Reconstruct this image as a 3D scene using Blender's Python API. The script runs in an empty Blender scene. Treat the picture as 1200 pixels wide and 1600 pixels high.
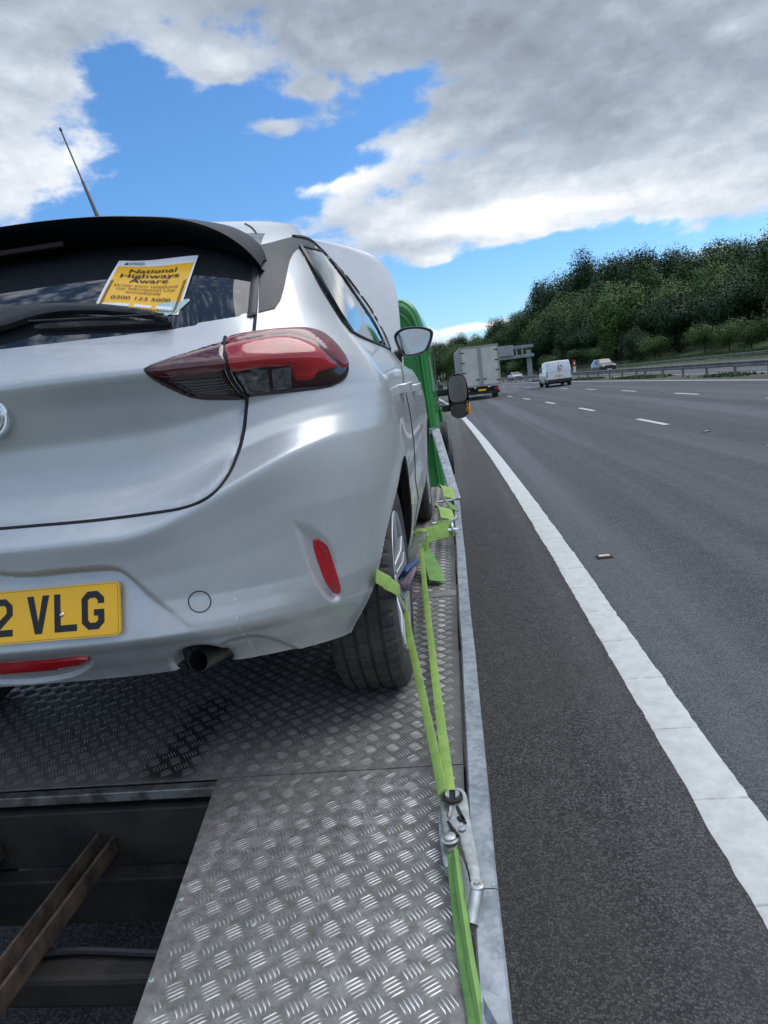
import bpy, bmesh, math, random
import numpy as np
from math import *
from mathutils import Vector, Matrix
from mathutils.bvhtree import BVHTree
from mathutils.geometry import delaunay_2d_cdt
random.seed(4); rng = np.random.default_rng(4)
S = bpy.context.scene
COL = S.collection
# ------------------------------------------------------------------ camera
HC = 1.63; ZB = HC-.87                   # deck height
HC = HC                                   # camera height above the road
F, YAW, PITCH, ROLL = 1050.0, radians(6.579), radians(9.916), radians(6.9)
def basis():
    f = np.array([-sin(YAW)*cos(PITCH), cos(YAW)*cos(PITCH), -sin(PITCH)])
    r = np.array([cos(YAW), sin(YAW), 0.]); u = np.cross(r, f)
    c, s = cos(ROLL), sin(ROLL)
    return r*c-u*s, u*c+r*s, f
CR, CU, CF = basis(); CP = np.array([0, 0, HC])
cd = bpy.data.cameras.new('camera'); cam = bpy.data.objects.new('camera', cd); COL.objects.link(cam)
cd.sensor_fit = 'HORIZONTAL'; cd.sensor_width = 36; cd.lens = 36*F/1200; cd.clip_start = .03; cd.clip_end = 6000
cam.matrix_world = Matrix([[CR[0], CU[0], -CF[0], 0], [CR[1], CU[1], -CF[1], 0], [CR[2], CU[2], -CF[2], HC], [0, 0, 0, 1]])
S.camera = cam
S.render.engine = 'CYCLES'
S.view_settings.view_transform = 'Standard'; S.view_settings.look = 'None'
S.view_settings.exposure = 0.44; S.view_settings.gamma = 1
def ray(x, y): return CF + CR*(x-600)/F - CU*(y-800)/F
def P(x, y, ax, val):
    d = ray(x, y); t = (val-CP[ax])/d[ax]; return CP+t*d
def proj(p):
    d = np.asarray(p)-CP; z = d@CF
    return np.stack([600+F*(d@CR)/z, 800-F*(d@CU)/z], -1)
# ------------------------------------------------------------------ node helpers
class E:
    """tiny expression wrapper for shader sockets"""
    def __init__(s, nt, sk): s.nt, s.s = nt, sk
    def _m(s, op, *a, clamp=False):
        n = s.nt.nodes.new('ShaderNodeMath'); n.operation = op; n.use_clamp = clamp
        for i, v in enumerate(a):
            if isinstance(v, E): s.nt.links.new(v.s, n.inputs[i])
            else: n.inputs[i].default_value = v
        return E(s.nt, n.outputs[0])
    def __add__(s, o): return s._m('ADD', s, o)
    def __radd__(s, o): return s._m('ADD', s, o)
    def __sub__(s, o): return s._m('SUBTRACT', s, o)
    def __rsub__(s, o): return s._m('SUBTRACT', o, s)
    def __mul__(s, o): return s._m('MULTIPLY', s, o)
    def __rmul__(s, o): return s._m('MULTIPLY', s, o)
    def __truediv__(s, o): return s._m('DIVIDE', s, o)
    def f(s, op, *a): return s._m(op, s, *a)
    def step(s, a, b):
        n = s.nt.nodes.new('ShaderNodeMapRange'); n.interpolation_type = 'SMOOTHSTEP'
        s.nt.links.new(s.s, n.inputs[0]); n.inputs[1].default_value = a; n.inputs[2].default_value = b
        return E(s.nt, n.outputs[0])
def cmix(nt, fac, a, b):
    n = nt.nodes.new('ShaderNodeMix'); n.data_type = 'RGBA'
    for k, v in ((0, fac), (6, a), (7, b)):
        if isinstance(v, E): nt.links.new(v.s, n.inputs[k])
        elif k == 0: n.inputs[0].default_value = v
        else: n.inputs[k].default_value = (*v, 1) if len(v) == 3 else v
    return E(nt, n.outputs[2])
def noise(nt, vec, scale, detail=4, rough=.55, dist=0):
    n = nt.nodes.new('ShaderNodeTexNoise'); n.inputs['Scale'].default_value = scale
    n.inputs['Detail'].default_value = detail; n.inputs['Roughness'].default_value = rough; n.inputs['Distortion'].default_value = dist
    if vec: nt.links.new(vec.s, n.inputs['Vector'])
    return E(nt, n.outputs[0])
def voro(nt, vec, scale, out='Distance', feature='F1'):
    n = nt.nodes.new('ShaderNodeTexVoronoi'); n.feature = feature; n.inputs['Scale'].default_value = scale
    if vec: nt.links.new(vec.s, n.inputs['Vector'])
    return E(nt, n.outputs[out])
def coords(nt, kind='Object', scale=None):
    n = nt.nodes.new('ShaderNodeTexCoord'); e = E(nt, n.outputs[kind])
    if scale:
        m = nt.nodes.new('ShaderNodeMapping'); m.inputs['Scale'].default_value = scale
        nt.links.new(e.s, m.inputs[0]); e = E(nt, m.outputs[0])
    return e
def sep(nt, e):
    n = nt.nodes.new('ShaderNodeSeparateXYZ'); nt.links.new(e.s, n.inputs[0])
    return [E(nt, n.outputs[i]) for i in range(3)]
def comb(nt, x, y, z):
    n = nt.nodes.new('ShaderNodeCombineXYZ')
    for i, v in enumerate((x, y, z)):
        if isinstance(v, E): nt.links.new(v.s, n.inputs[i])
        else: n.inputs[i].default_value = v
    return E(nt, n.outputs[0])
# ------------------------------------------------------------------ world: sky with broken cloud
SUN_AZ, SUN_EL = radians(70), radians(56)       # azimuth clockwise from +Y (forward)
w = bpy.data.worlds.new('World'); S.world = w; w.use_nodes = True
nt = w.node_tree; nt.nodes.clear()
sky = nt.nodes.new('ShaderNodeTexSky'); sky.sky_type = 'NISHITA'; sky.sun_disc = False
sky.sun_elevation = SUN_EL; sky.sun_rotation = SUN_AZ; sky.air_density = 1.0; sky.dust_density = .4; sky.ozone_density = 2.2
tc = coords(nt, 'Generated'); dx, dy, dz = sep(nt, tc)
az = dx.f('ARCTAN2', dy); el = dz.f('ARCSINE')
den = dz.f('MAXIMUM', 0.0)+.16
pl = comb(nt, dx/den, dy/den, 0.0)
warp = noise(nt, pl, 1.1, 3)
pl2 = comb(nt, dx/den+warp*.5, dy/den+warp*.35, .3)
n1 = noise(nt, pl2, 1.3, 6, .55); n2 = noise(nt, pl2, 3.4, 7, .6)
def cl(off=0.0):
    c = comb(nt, az+warp*.10, el*1.75+off+warp*.06, 0.0)
    return noise(nt, c, 8.5, 8, .58), noise(nt, c, 21., 6, .6)
n3, n4 = cl(); n3b, n4b = cl(.035)
relief = (n3-n3b)*1.0+(n4-n4b)*.35
def blob(a, e, ra, re, k):
    u = (az-a)/ra; v = (el-e)/re
    d2 = u*u+v*v
    return (d2*-1.0).f('EXPONENT')*k
cover = (n1-.5)*1.0+(n2-.5)*.5+(n3-.5)*1.6+(n4-.5)*.25+.07
for b in [(-.32, .385, .18, .075, -.50), (-.38, .275, .22, .07, -.55), (-.02, .385, .10, .03, -.30), (-.36, .46, .05, .05, -.25), (-.18, .33, .16, .05, -.45), (-.06, .375, .12, .05, -.34), (.22, .150, .15, .034, -.70), (.07, .150, .14, .034, -.55),
          (-.02, .125, .12, .035, -.40), (.02, .09, .22, .022, -.35), (.35, .36, .55, .10, .35), (.32, .50, .8, .16, .4), (-.02, .47, .3, .05, .30), (.10, .222, .24, .034, .55), (-.13, .283, .10, .016, .50), (.36, .20, .22, .05, .35), (-.50, .43, .11, .10, .40),
          (-.57, .32, .10, .06, .35), (-.265, .425, .060, .016, .62), (-.215, .352, .085, .016, .62), (-.10, .372, .05, .022, .45), (-.15, .395, .03, .012, .4), (-.07, .325, .06, .012, .35), (-.40, .415, .07, .03, -.40), (0.0, .175, .05, .013, .62), (.09, .108, .10, .010, .38), (-.05, .20, .07, .014, .20), (0.03, .078, .12, .010, .45), (.02, .33, .07, .02, .25), (-.33,.45,.06,.02,.2)]:
    cover = cover+blob(*b)
mask = cover.step(-.12, .24)
# brightness of the cloud: thick parts grey, sunlit rims white
br = (n2-.5)*.25+relief*.46+(n1-.5)*.60+(n3-.5)*.15+.50
for b in [(.20, .40, .40, .10, -.20), (.0, .47, .5, .05, -.05), (.45, .30, .25, .07, -.13), (-.47, .46, .2, .06, -.10), (.09, .210, .20, .020, .38), (-.13, .287, .09, .018, .42), (.12, .235, .22, .03, .15), (.33, .178, .25, .014, .16),
          (-.25, .43, .06, .015, .18), (0.0, .175, .05, .012, .22), (-.52, .35, .14, .10, .08), (-.03, .318, .09, .02, .22), (0.03, .078, .12, .012, .35), (-.02, .20, .10, .012, -.12), (.03, .125, .14, .012, -.08), (-.33, .44, .10, .03, .12)]:
    br = br+blob(*b)
thin = 1.0-cover.step(.02, .34)
br = br+thin*.10
cr = nt.nodes.new('ShaderNodeValToRGB'); nt.links.new(br.s, cr.inputs[0])
el_ = cr.color_ramp.elements
el_[0].position = .15; el_[0].color = (.20, .225, .27, 1); el_[1].position = .95; el_[1].color = (.93, .92, .90, 1)
for p, c in ((.32, (.265, .31, .38, 1)), (.5, (.385, .435, .505, 1)), (.68, (.57, .61, .665, 1))):
    e = el_.new(p); e.color = c
sk = nt.nodes.new('ShaderNodeVectorMath'); sk.operation = 'SCALE'; nt.links.new(sky.outputs[0], sk.inputs[0]); sk.inputs['Scale'].default_value = .105
tn = nt.nodes.new('ShaderNodeVectorMath'); tn.operation = 'MULTIPLY'; nt.links.new(sk.outputs[0], tn.inputs[0]); tn.inputs[1].default_value = (.62, .98, 1.28); sk = tn
hz = cmix(nt, el.step(.0, .22), (.55, .66, .80), E(nt, sk.outputs[0]))
up = nt.nodes.new('ShaderNodeVectorMath'); up.operation = 'SCALE'; nt.links.new(cr.outputs[0], up.inputs[0]); nt.links.new((el.step(.52, 1.1)*1.7+1.02).s, up.inputs['Scale'])  # cloud overhead, above the view, brightened to add soft light
fin = cmix(nt, mask, cmix(nt, .72, hz, E(nt, sk.outputs[0])), E(nt, up.outputs[0]))
low = dz.step(-.06, .0)
fin = cmix(nt, low, (.06, .065, .06), fin)
bg = nt.nodes.new('ShaderNodeBackground'); nt.links.new(fin.s, bg.inputs[0]); bg.inputs[1].default_value = 1.0
wo = nt.nodes.new('ShaderNodeOutputWorld'); nt.links.new(bg.outputs[0], wo.inputs[0])
sl = bpy.data.lights.new('sun', 'SUN'); sl.energy = 1.05; sl.angle = radians(40); sl.color = (1, .95, .88)
so = bpy.data.objects.new('sun', sl); COL.objects.link(so)
sd = Vector((sin(SUN_AZ)*cos(SUN_EL), cos(SUN_AZ)*cos(SUN_EL), sin(SUN_EL)))
so.rotation_euler = sd.to_track_quat('Z', 'Y').to_euler(); so.location = (20, 20, 30)
# ------------------------------------------------------------------ materials
MATS = {}
def mat(name, base, rough=.5, metal=0., coat=0., spec=.5, var=0., vscale=8., bump=0., bscale=60., b2=None, croughness=.03, rvar=0., trans=0.):
    if name in MATS: return MATS[name]
    m = bpy.data.materials.new(name); m.use_nodes = True; nt = m.node_tree
    b = nt.nodes['Principled BSDF']
    b.inputs['Base Color'].default_value = (*base, 1); b.inputs['Roughness'].default_value = rough
    b.inputs['Metallic'].default_value = metal; b.inputs['Specular IOR Level'].default_value = spec
    b.inputs['Coat Weight'].default_value = coat; b.inputs['Coat Roughness'].default_value = croughness
    if trans: b.inputs['Transmission Weight'].default_value = trans
    tc = coords(nt)
    if var or b2:
        n = noise(nt, tc, vscale, 6, .6)
        c2 = b2 or tuple(max(0, c*(1-var)) for c in base); c1 = base if b2 else tuple(c*(1+var) for c in base)
        c = cmix(nt, n.step(.3, .7), c2, c1); nt.links.new(c.s, b.inputs['Base Color'])
    if rvar:
        n = noise(nt, tc, vscale*1.7, 5, .6); r = n*(2*rvar)+(rough-rvar); nt.links.new(r.s, b.inputs['Roughness'])
    if bump:
        n = noise(nt, tc, bscale, 5, .6); bn = nt.nodes.new('ShaderNodeBump'); bn.inputs['Strength'].default_value = 1; bn.inputs['Distance'].default_value = bump
        nt.links.new(n.s, bn.inputs['Height']); nt.links.new(bn.outputs[0], b.inputs['Normal'])
    MATS[name] = m; return m
def paint():
    m = mat('silver_paint', (.54, .55, .555), .36, .38, .45, var=.02, vscale=2.0, rvar=.03)
    nt = m.node_tree; b = nt.nodes['Principled BSDF']
    tc = coords(nt); z_ = sep(nt, tc)[2]; bc = E(nt, b.inputs['Base Color'].links[0].from_socket)
    dn = noise(nt, tc, 7, 8, .72); sp2 = noise(nt, tc, 130, 4, .7); low = 1.0-z_.step(.25, .62)
    c = cmix(nt, (low*.45+.10)*dn.step(.35, .7), bc, (.30, .285, .26)); c = cmix(nt, sp2.step(.70, .76)*(low*.5+.12), c, (.16, .14, .12)); nt.links.new(c.s, b.inputs['Base Color'])
    n = noise(nt, tc, 900, 2, .5); bn = nt.nodes.new('ShaderNodeBump'); bn.inputs['Strength'].default_value = .25; bn.inputs['Distance'].default_value = .0004
    nt.links.new(n.s, bn.inputs['Height']); nt.links.new(bn.outputs[0], b.inputs['Normal'])
    return m
M_silver = paint()
M_glass = mat('tinted_glass', (.020, .023, .027), .03, 0, 0, .6, rvar=.0)
M_sglass = mat('side_glass', (.02, .024, .028), .03, 0, 0, .8)
M_gblack = mat('gloss_black', (.012, .013, .016), .28, 0, .15, rvar=.05)
M_spoil = mat('spoiler_black', (.006, .007, .009), .42, 0, 0, .22, rvar=.05)
M_black = mat('black_plastic', (.018, .018, .020), .5, var=.25, vscale=20, bump=.0004, bscale=400)
M_trim = mat('pillar_trim_black', (.034, .036, .040), .42, 0, 0, .35, rvar=.04)
M_void = mat('dark_cavity', (.004, .004, .004), .9)
M_rubber = mat('tyre_rubber', (.032, .031, .030), .75, b2=(.065, .060, .054), vscale=14, bump=.0006, bscale=250)
M_seam = mat('seam_black', (.006, .006, .007), .6)
M_alloy = mat('alloy', (.50, .51, .52), .42, .7, .1)
M_chrome = mat('chrome', (.80, .81, .83), .16, 1)
M_mirror = mat('mirror_glass', (.42, .43, .45), .03, 1)
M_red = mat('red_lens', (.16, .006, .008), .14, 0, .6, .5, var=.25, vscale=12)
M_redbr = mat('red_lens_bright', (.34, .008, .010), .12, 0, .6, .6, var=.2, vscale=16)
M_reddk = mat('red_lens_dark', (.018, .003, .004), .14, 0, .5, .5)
M_clear = mat('clear_lens', (.16, .16, .165), .15, .5, 1, b2=(.05, .05, .055), vscale=70)
M_refl = mat('reflector_red', (.50, .004, .012), .22, 0, .8, bump=.0006, bscale=500)
M_yellow = mat('plate_yellow', (.95, .50, .003), .35, 0, .3, var=.03, vscale=5)
M_paper = mat('paper_white', (.80, .81, .84), .55, var=.03)
M_pyel = mat('paper_yellow', (.88, .47, .015), .45, 0, .3, var=.04)
M_ink = mat('black_ink', (.012, .011, .012), .5)
M_green = mat('green_paint', (.022, .235, .045), .30, 0, .5, var=.10, vscale=3)
M_green2 = mat('green_paint_dull', (.022, .235, .045), .38, 0, .3, var=.10, vscale=3)  # same green, rougher and with less coat
M_amber = mat('amber_lens', (.85, .30, .01), .2, 0, .8)
M_white = mat('white_paint', (.74, .76, .78), .3, 0, .5, var=.04)
M_steel = mat('bright_zinc', (.62, .63, .61), .32, .75, b2=(.42, .43, .41), vscale=45, bump=.0003, bscale=300, rvar=.08)
M_chassis = mat('oily_steel', (.009, .008, .008), .7, .0, b2=(.030, .024, .019), vscale=9, bump=.002, bscale=40)
def galv():
    m = mat('galvanised', (.20, .225, .25), .52, .45, b2=(.36, .385, .41), vscale=16, rvar=.08)
    nt = m.node_tree; b = nt.nodes['Principled BSDF']
    tc = coords(nt); v = voro(nt, tc, 90, 'Color'); vv = sep(nt, v)[0]; sc = noise(nt, coords(nt, 'Object', (60, 3, 60)), 1.0, 5, .7)
    bc = b.inputs['Base Color'].links[0].from_socket
    c = cmix(nt, vv.step(.2, 1)*.25, E(nt, bc), (.62, .65, .68)); c = cmix(nt, sc.step(.62, .74)*.5, c, (.16, .15, .14))
    nt.links.new(c.s, b.inputs['Base Color']); return m
M_galv = galv()
def weave(name, c1, c2):
    m = mat(name, c1, .75, b2=c2, vscale=11)
    nt = m.node_tree; b = nt.nodes['Principled BSDF']; tc = coords(nt)
    bc = E(nt, b.inputs['Base Color'].links[0].from_socket); st = noise(nt, tc, 38, 7, .75)
    nt.links.new(cmix(nt, st.step(.52, .72)*.55, bc, tuple(k*.35+.02 for k in c1)).s, b.inputs['Base Color'])
    wv = nt.nodes.new('ShaderNodeTexWave'); wv.inputs['Scale'].default_value = 170; wv.inputs['Distortion'].default_value = 1; nt.links.new(tc.s, wv.inputs[0])
    bn = nt.nodes.new('ShaderNodeBump'); bn.inputs['Strength'].default_value = .6; bn.inputs['Distance'].default_value = .0006
    nt.links.new(wv.outputs['Fac'], bn.inputs['Height']); nt.links.new(bn.outputs[0], b.inputs['Normal']); return m
M_strap = weave('green_webbing', (.36, .53, .13), (.25, .40, .09))
M_strapd = weave('green_webbing_worn', (.13, .27, .07), (.21, .38, .10))
M_sling = weave('purple_sling', (.17, .125, .17), (.25, .20, .25))
M_blue = weave('blue_webbing', (.03, .10, .26), (.06, .14, .30))
M_sleeve = weave('grey_sleeve', (.10, .11, .10), (.19, .21, .18))
def tread():
    m = bpy.data.materials.new('tread_plate'); m.use_nodes = True; nt = m.node_tree; b = nt.nodes['Principled BSDF']
    tc = coords(nt); x, y, z = sep(nt, tc)
    d = noise(nt, tc, 5, 8, .7); d2 = noise(nt, tc, 45, 6, .65)
    near = 1.0-y.step(1.0, 2.4)                              # paler metal towards the tail, darker base further forward
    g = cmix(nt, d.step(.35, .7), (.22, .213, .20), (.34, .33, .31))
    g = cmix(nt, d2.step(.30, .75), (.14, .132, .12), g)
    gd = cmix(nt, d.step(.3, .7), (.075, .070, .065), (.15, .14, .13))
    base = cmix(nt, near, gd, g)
    ox = (x-.19)/.11; sp = noise(nt, tc, 9, 6, .7)
    oil = (((ox*ox)*-1.0).f('EXPONENT')*(y.step(1.38, 1.5)-y.step(1.8, 2.1))*.9+sp*.7).step(.75, 1.15)
    base = cmix(nt, oil*.85, base, (.018, .014, .011))
    scr = noise(nt, coords(nt, 'Object', (7, 90, 1)), 1.0, 5, .75).step(.66, .72); base = cmix(nt, scr*.35, base, (.50, .49, .47)); mud = noise(nt, tc, 3.2, 7, .7).step(.56, .70); base = cmix(nt, mud*.45, base, (.11, .095, .075))
    rust = noise(nt, tc, 14, 6, .7).step(.62, .72)
    base = cmix(nt, rust*.45, base, (.13, .085, .055))
    specks = noise(nt, tc, 160, 3, .6).step(.69, .74)
    base = cmix(nt, specks*.6, base, (.04, .035, .03))
    top = z.step(ZB+.0004, ZB+.0013)
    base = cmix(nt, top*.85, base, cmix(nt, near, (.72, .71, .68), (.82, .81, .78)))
    nt.links.new(base.s, b.inputs['Base Color'])
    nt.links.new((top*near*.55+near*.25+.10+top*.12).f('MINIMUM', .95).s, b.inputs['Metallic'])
    r = d2*.25+.42; r = r-top*.20; nt.links.new(r.s, b.inputs['Roughness'])
    bn = nt.nodes.new('ShaderNodeBump'); bn.inputs['Strength'].default_value = .5; bn.inputs['Distance'].default_value = .0006
    nt.links.new(d2.s, bn.inputs['Height']); nt.links.new(bn.outputs[0], b.inputs['Normal'])
    return m
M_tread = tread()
def asphalt(name, c1, c2, sc, bd, brown=None, streak=False):
    m = bpy.data.materials.new(name); m.use_nodes = True; nt = m.node_tree; b = nt.nodes['Principled BSDF']
    tc = coords(nt); x, y, z = sep(nt, tc)
    wn = nt.nodes.new('ShaderNodeTexNoise'); wn.inputs['Scale'].default_value = sc*.9; wn.inputs['Detail'].default_value = 3; nt.links.new(tc.s, wn.inputs['Vector'])
    wv = nt.nodes.new('ShaderNodeVectorMath'); wv.operation = 'MULTIPLY_ADD'; nt.links.new(wn.outputs['Color'], wv.inputs[0]); wv.inputs[1].default_value = (.9/sc,)*3; nt.links.new(tc.s, wv.inputs[2]); tw = E(nt, wv.outputs[0])
    v = voro(nt, tw, sc); v2 = voro(nt, tw, sc*2.3); vc = sep(nt, voro(nt, tw, sc, 'Color'))[0]; big = noise(nt, tc, .8, 6, .6); mid = noise(nt, tc, 9, 5, .7); fine = noise(nt, tc, sc*1.3, 4, .7)
    c = cmix(nt, vc.step(.1, .95), c1, c2); c = cmix(nt, v.step(.35, .75)*.75, c, tuple(k*.25 for k in c1))
    c = cmix(nt, mid.step(.35, .7)*.35, c, tuple(k*.6 for k in c1))
    if brown: c = cmix(nt, big.step(.35, .65)*.5, c, brown)
    st = noise(nt, coords(nt, 'Object', (1.3, .02, 1)), 1.0, 4, .6)
    c = cmix(nt, st.step(.4, .65)*.25, c, tuple(k*1.5 for k in c2))
    pale = noise(nt, tc, sc*.8, 3, .6).step(.62, .70)
    c = cmix(nt, pale*.55, c, (.27, .265, .25)); dark_ = noise(nt, tc, sc*.6, 3, .6).step(.60, .70); c = cmix(nt, dark_*.6, c, (.018, .017, .016))
    oilp = noise(nt, tc, 2.2, 6, .65).step(.64, .72); c = cmix(nt, oilp*.35, c, (.035, .034, .033))
    nt.links.new(c.s, b.inputs['Base Color']); b.inputs['Roughness'].default_value = .85; b.inputs['Specular IOR Level'].default_value = .25
    h = (1.0-v)*.7+(1.0-v2)*.35+fine*1.1+mid*.6
    bn = nt.nodes.new('ShaderNodeBump'); bn.inputs['Strength'].default_value = .9; bn.inputs['Distance'].default_value = bd
    nt.links.new(h.s, bn.inputs['Height']); nt.links.new(bn.outputs[0], b.inputs['Normal']); return m
M_shoulder = asphalt('asphalt_shoulder', (.060, .059, .058), (.19, .186, .18), 125, .009, (.080, .073, .068))
M_lane = asphalt('asphalt_lane', (.070, .074, .079), (.165, .172, .181), 130, .004)
def line_paint():
    m = bpy.data.materials.new('road_paint'); m.use_nodes = True; nt = m.node_tree; b = nt.nodes['Principled BSDF']
    tc = coords(nt); n = noise(nt, tc, 12, 8, .7); n2 = noise(nt, tc, 90, 5, .7); cr2 = voro(nt, tc, 18, 'Distance', 'DISTANCE_TO_EDGE')
    c = cmix(nt, n.step(.3, .7), (.48, .48, .455), (.60, .60, .57)); c = cmix(nt, n2.step(.60, .75)*.6, c, (.33, .32, .30))
    yy = sep(nt, tc)[1]; jn = noise(nt, tc, 20, 4, .6); ph = ((yy-.29+(jn-.5)*.012)/.52).f('FRACT'); ln = (ph.f('PINGPONG', .5)).step(.007, .013); c = cmix(nt, (1.0-ln)*jn.step(.3, .6)*.6, c, (.16, .155, .145))
    nt.links.new(c.s, b.inputs['Base Color']); b.inputs['Roughness'].default_value = .6
    bn = nt.nodes.new('ShaderNodeBump'); bn.inputs['Strength'].default_value = .6; bn.inputs['Distance'].default_value = .003
    nt.links.new((n+n2*.4).s, bn.inputs['Height']); nt.links.new(bn.outputs[0], b.inputs['Normal']); return m
M_line = line_paint()
def leafm(name, a, b_, c_):
    m = bpy.data.materials.new(name); m.use_nodes = True; nt = m.node_tree; b = nt.nodes['Principled BSDF']
    tc = coords(nt); gm = nt.nodes.new('ShaderNodeNewGeometry'); rnd = E(nt, gm.outputs['Random Per Island'])
    at = nt.nodes.new('ShaderNodeAttribute'); at.attribute_name = 'tint'; tint = E(nt, at.outputs['Fac']); n = noise(nt, tc, .45, 4, .6); oi = nt.nodes.new('ShaderNodeObjectInfo'); orn = E(nt, oi.outputs['Random'])
    c = cmix(nt, (n*.5+rnd*.25+tint*.55+(orn-.5)*1.1-.17).step(.22, .78), a, b_); c = cmix(nt, rnd.step(.75, 1)*.6, c, c_)
    nt.links.new(c.s, b.inputs['Base Color']); b.inputs['Roughness'].default_value = .6
    b.inputs['Specular IOR Level'].default_value = .2
    return m
M_leaf = leafm('leaf_green', (.026, .056, .016), (.078, .138, .034), (.12, .18, .045))
M_leafd = leafm('leaf_dark', (.018, .042, .018), (.042, .082, .029), (.06, .10, .035))
M_leafl = leafm('leaf_light', (.05, .095, .024), (.09, .15, .04), (.16, .20, .09))
M_bark = mat('bark', (.055, .045, .035), .9, var=.3, vscale=3)
M_grass = mat('grass', (.045, .075, .022), .9, b2=(.085, .10, .035), vscale=1.3, bump=.03, bscale=12)
M_soil = mat('verge_soil', (.07, .06, .045), .95, b2=(.11, .095, .07), vscale=3, bump=.02, bscale=30)
M_barr = mat('barrier_steel', (.10, .10, .095), .6, .2, b2=(.19, .19, .18), vscale=2)
M_conc = mat('gantry_grey', (.33, .35, .34), .7, b2=(.22, .24, .235), vscale=2)
M_box = mat('lorry_box', (.60, .57, .50), .5, b2=(.50, .47, .41), vscale=1.2)
M_boxs = mat('lorry_side', (.26, .28, .29), .5, b2=(.20, .21, .22), vscale=1.2)
# ------------------------------------------------------------------ object helpers
def tag(o, label=None, cat=None, group=None, kind=None):
    if label: o['label'] = label
    if cat: o['category'] = cat
    if group: o['group'] = group
    if kind: o['kind'] = kind
    return o
def empty(name, loc, label=None, cat=None, group=None):
    o = bpy.data.objects.new(name, None); COL.objects.link(o); o.location = loc; o.empty_display_size = .1
    return tag(o, label, cat, group)
WORLD = {}
def origin(o):
    v = Vector((0, 0, 0))
    while o is not None: v += o.location; o = o.parent
    return v
def link(name, me, parent=None, m=None):
    o = bpy.data.objects.new(name, me); COL.objects.link(o)
    if m: me.materials.append(m)
    if parent: o.parent = parent
    return o
def obj(name, V, Fc, m, parent=None, smooth=True, local=False, angle=None, mi=None, mats=None):
    """V in scene coordinates (or thing-local when local)"""
    me = bpy.data.meshes.new(name)
    V = np.asarray(V, float)
    if parent is not None and not local:
        V = V-np.array(origin(parent))
    me.from_pydata([tuple(v) for v in V], [], [tuple(int(i) for i in f) for f in Fc])
    if mats:
        for q in mats: me.materials.append(q)
        me.polygons.foreach_set('material_index', mi)
    else: me.materials.append(m)
    if smooth: me.polygons.foreach_set('use_smooth', [True]*len(me.polygons))
    me.update()
    if angle: me.set_sharp_from_angle(angle=radians(angle))
    return link(name, me, parent)
def grid_faces(n, m, wrap_m=False, off=0):
    i, j = np.meshgrid(np.arange(n-1), np.arange(m if wrap_m else m-1), indexing='ij')
    j2 = (j+1) % m
    a = i*m+j; b = i*m+j2; c = (i+1)*m+j2; d = (i+1)*m+j
    return np.stack([a, b, c, d], -1).reshape(-1, 4)+off
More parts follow.
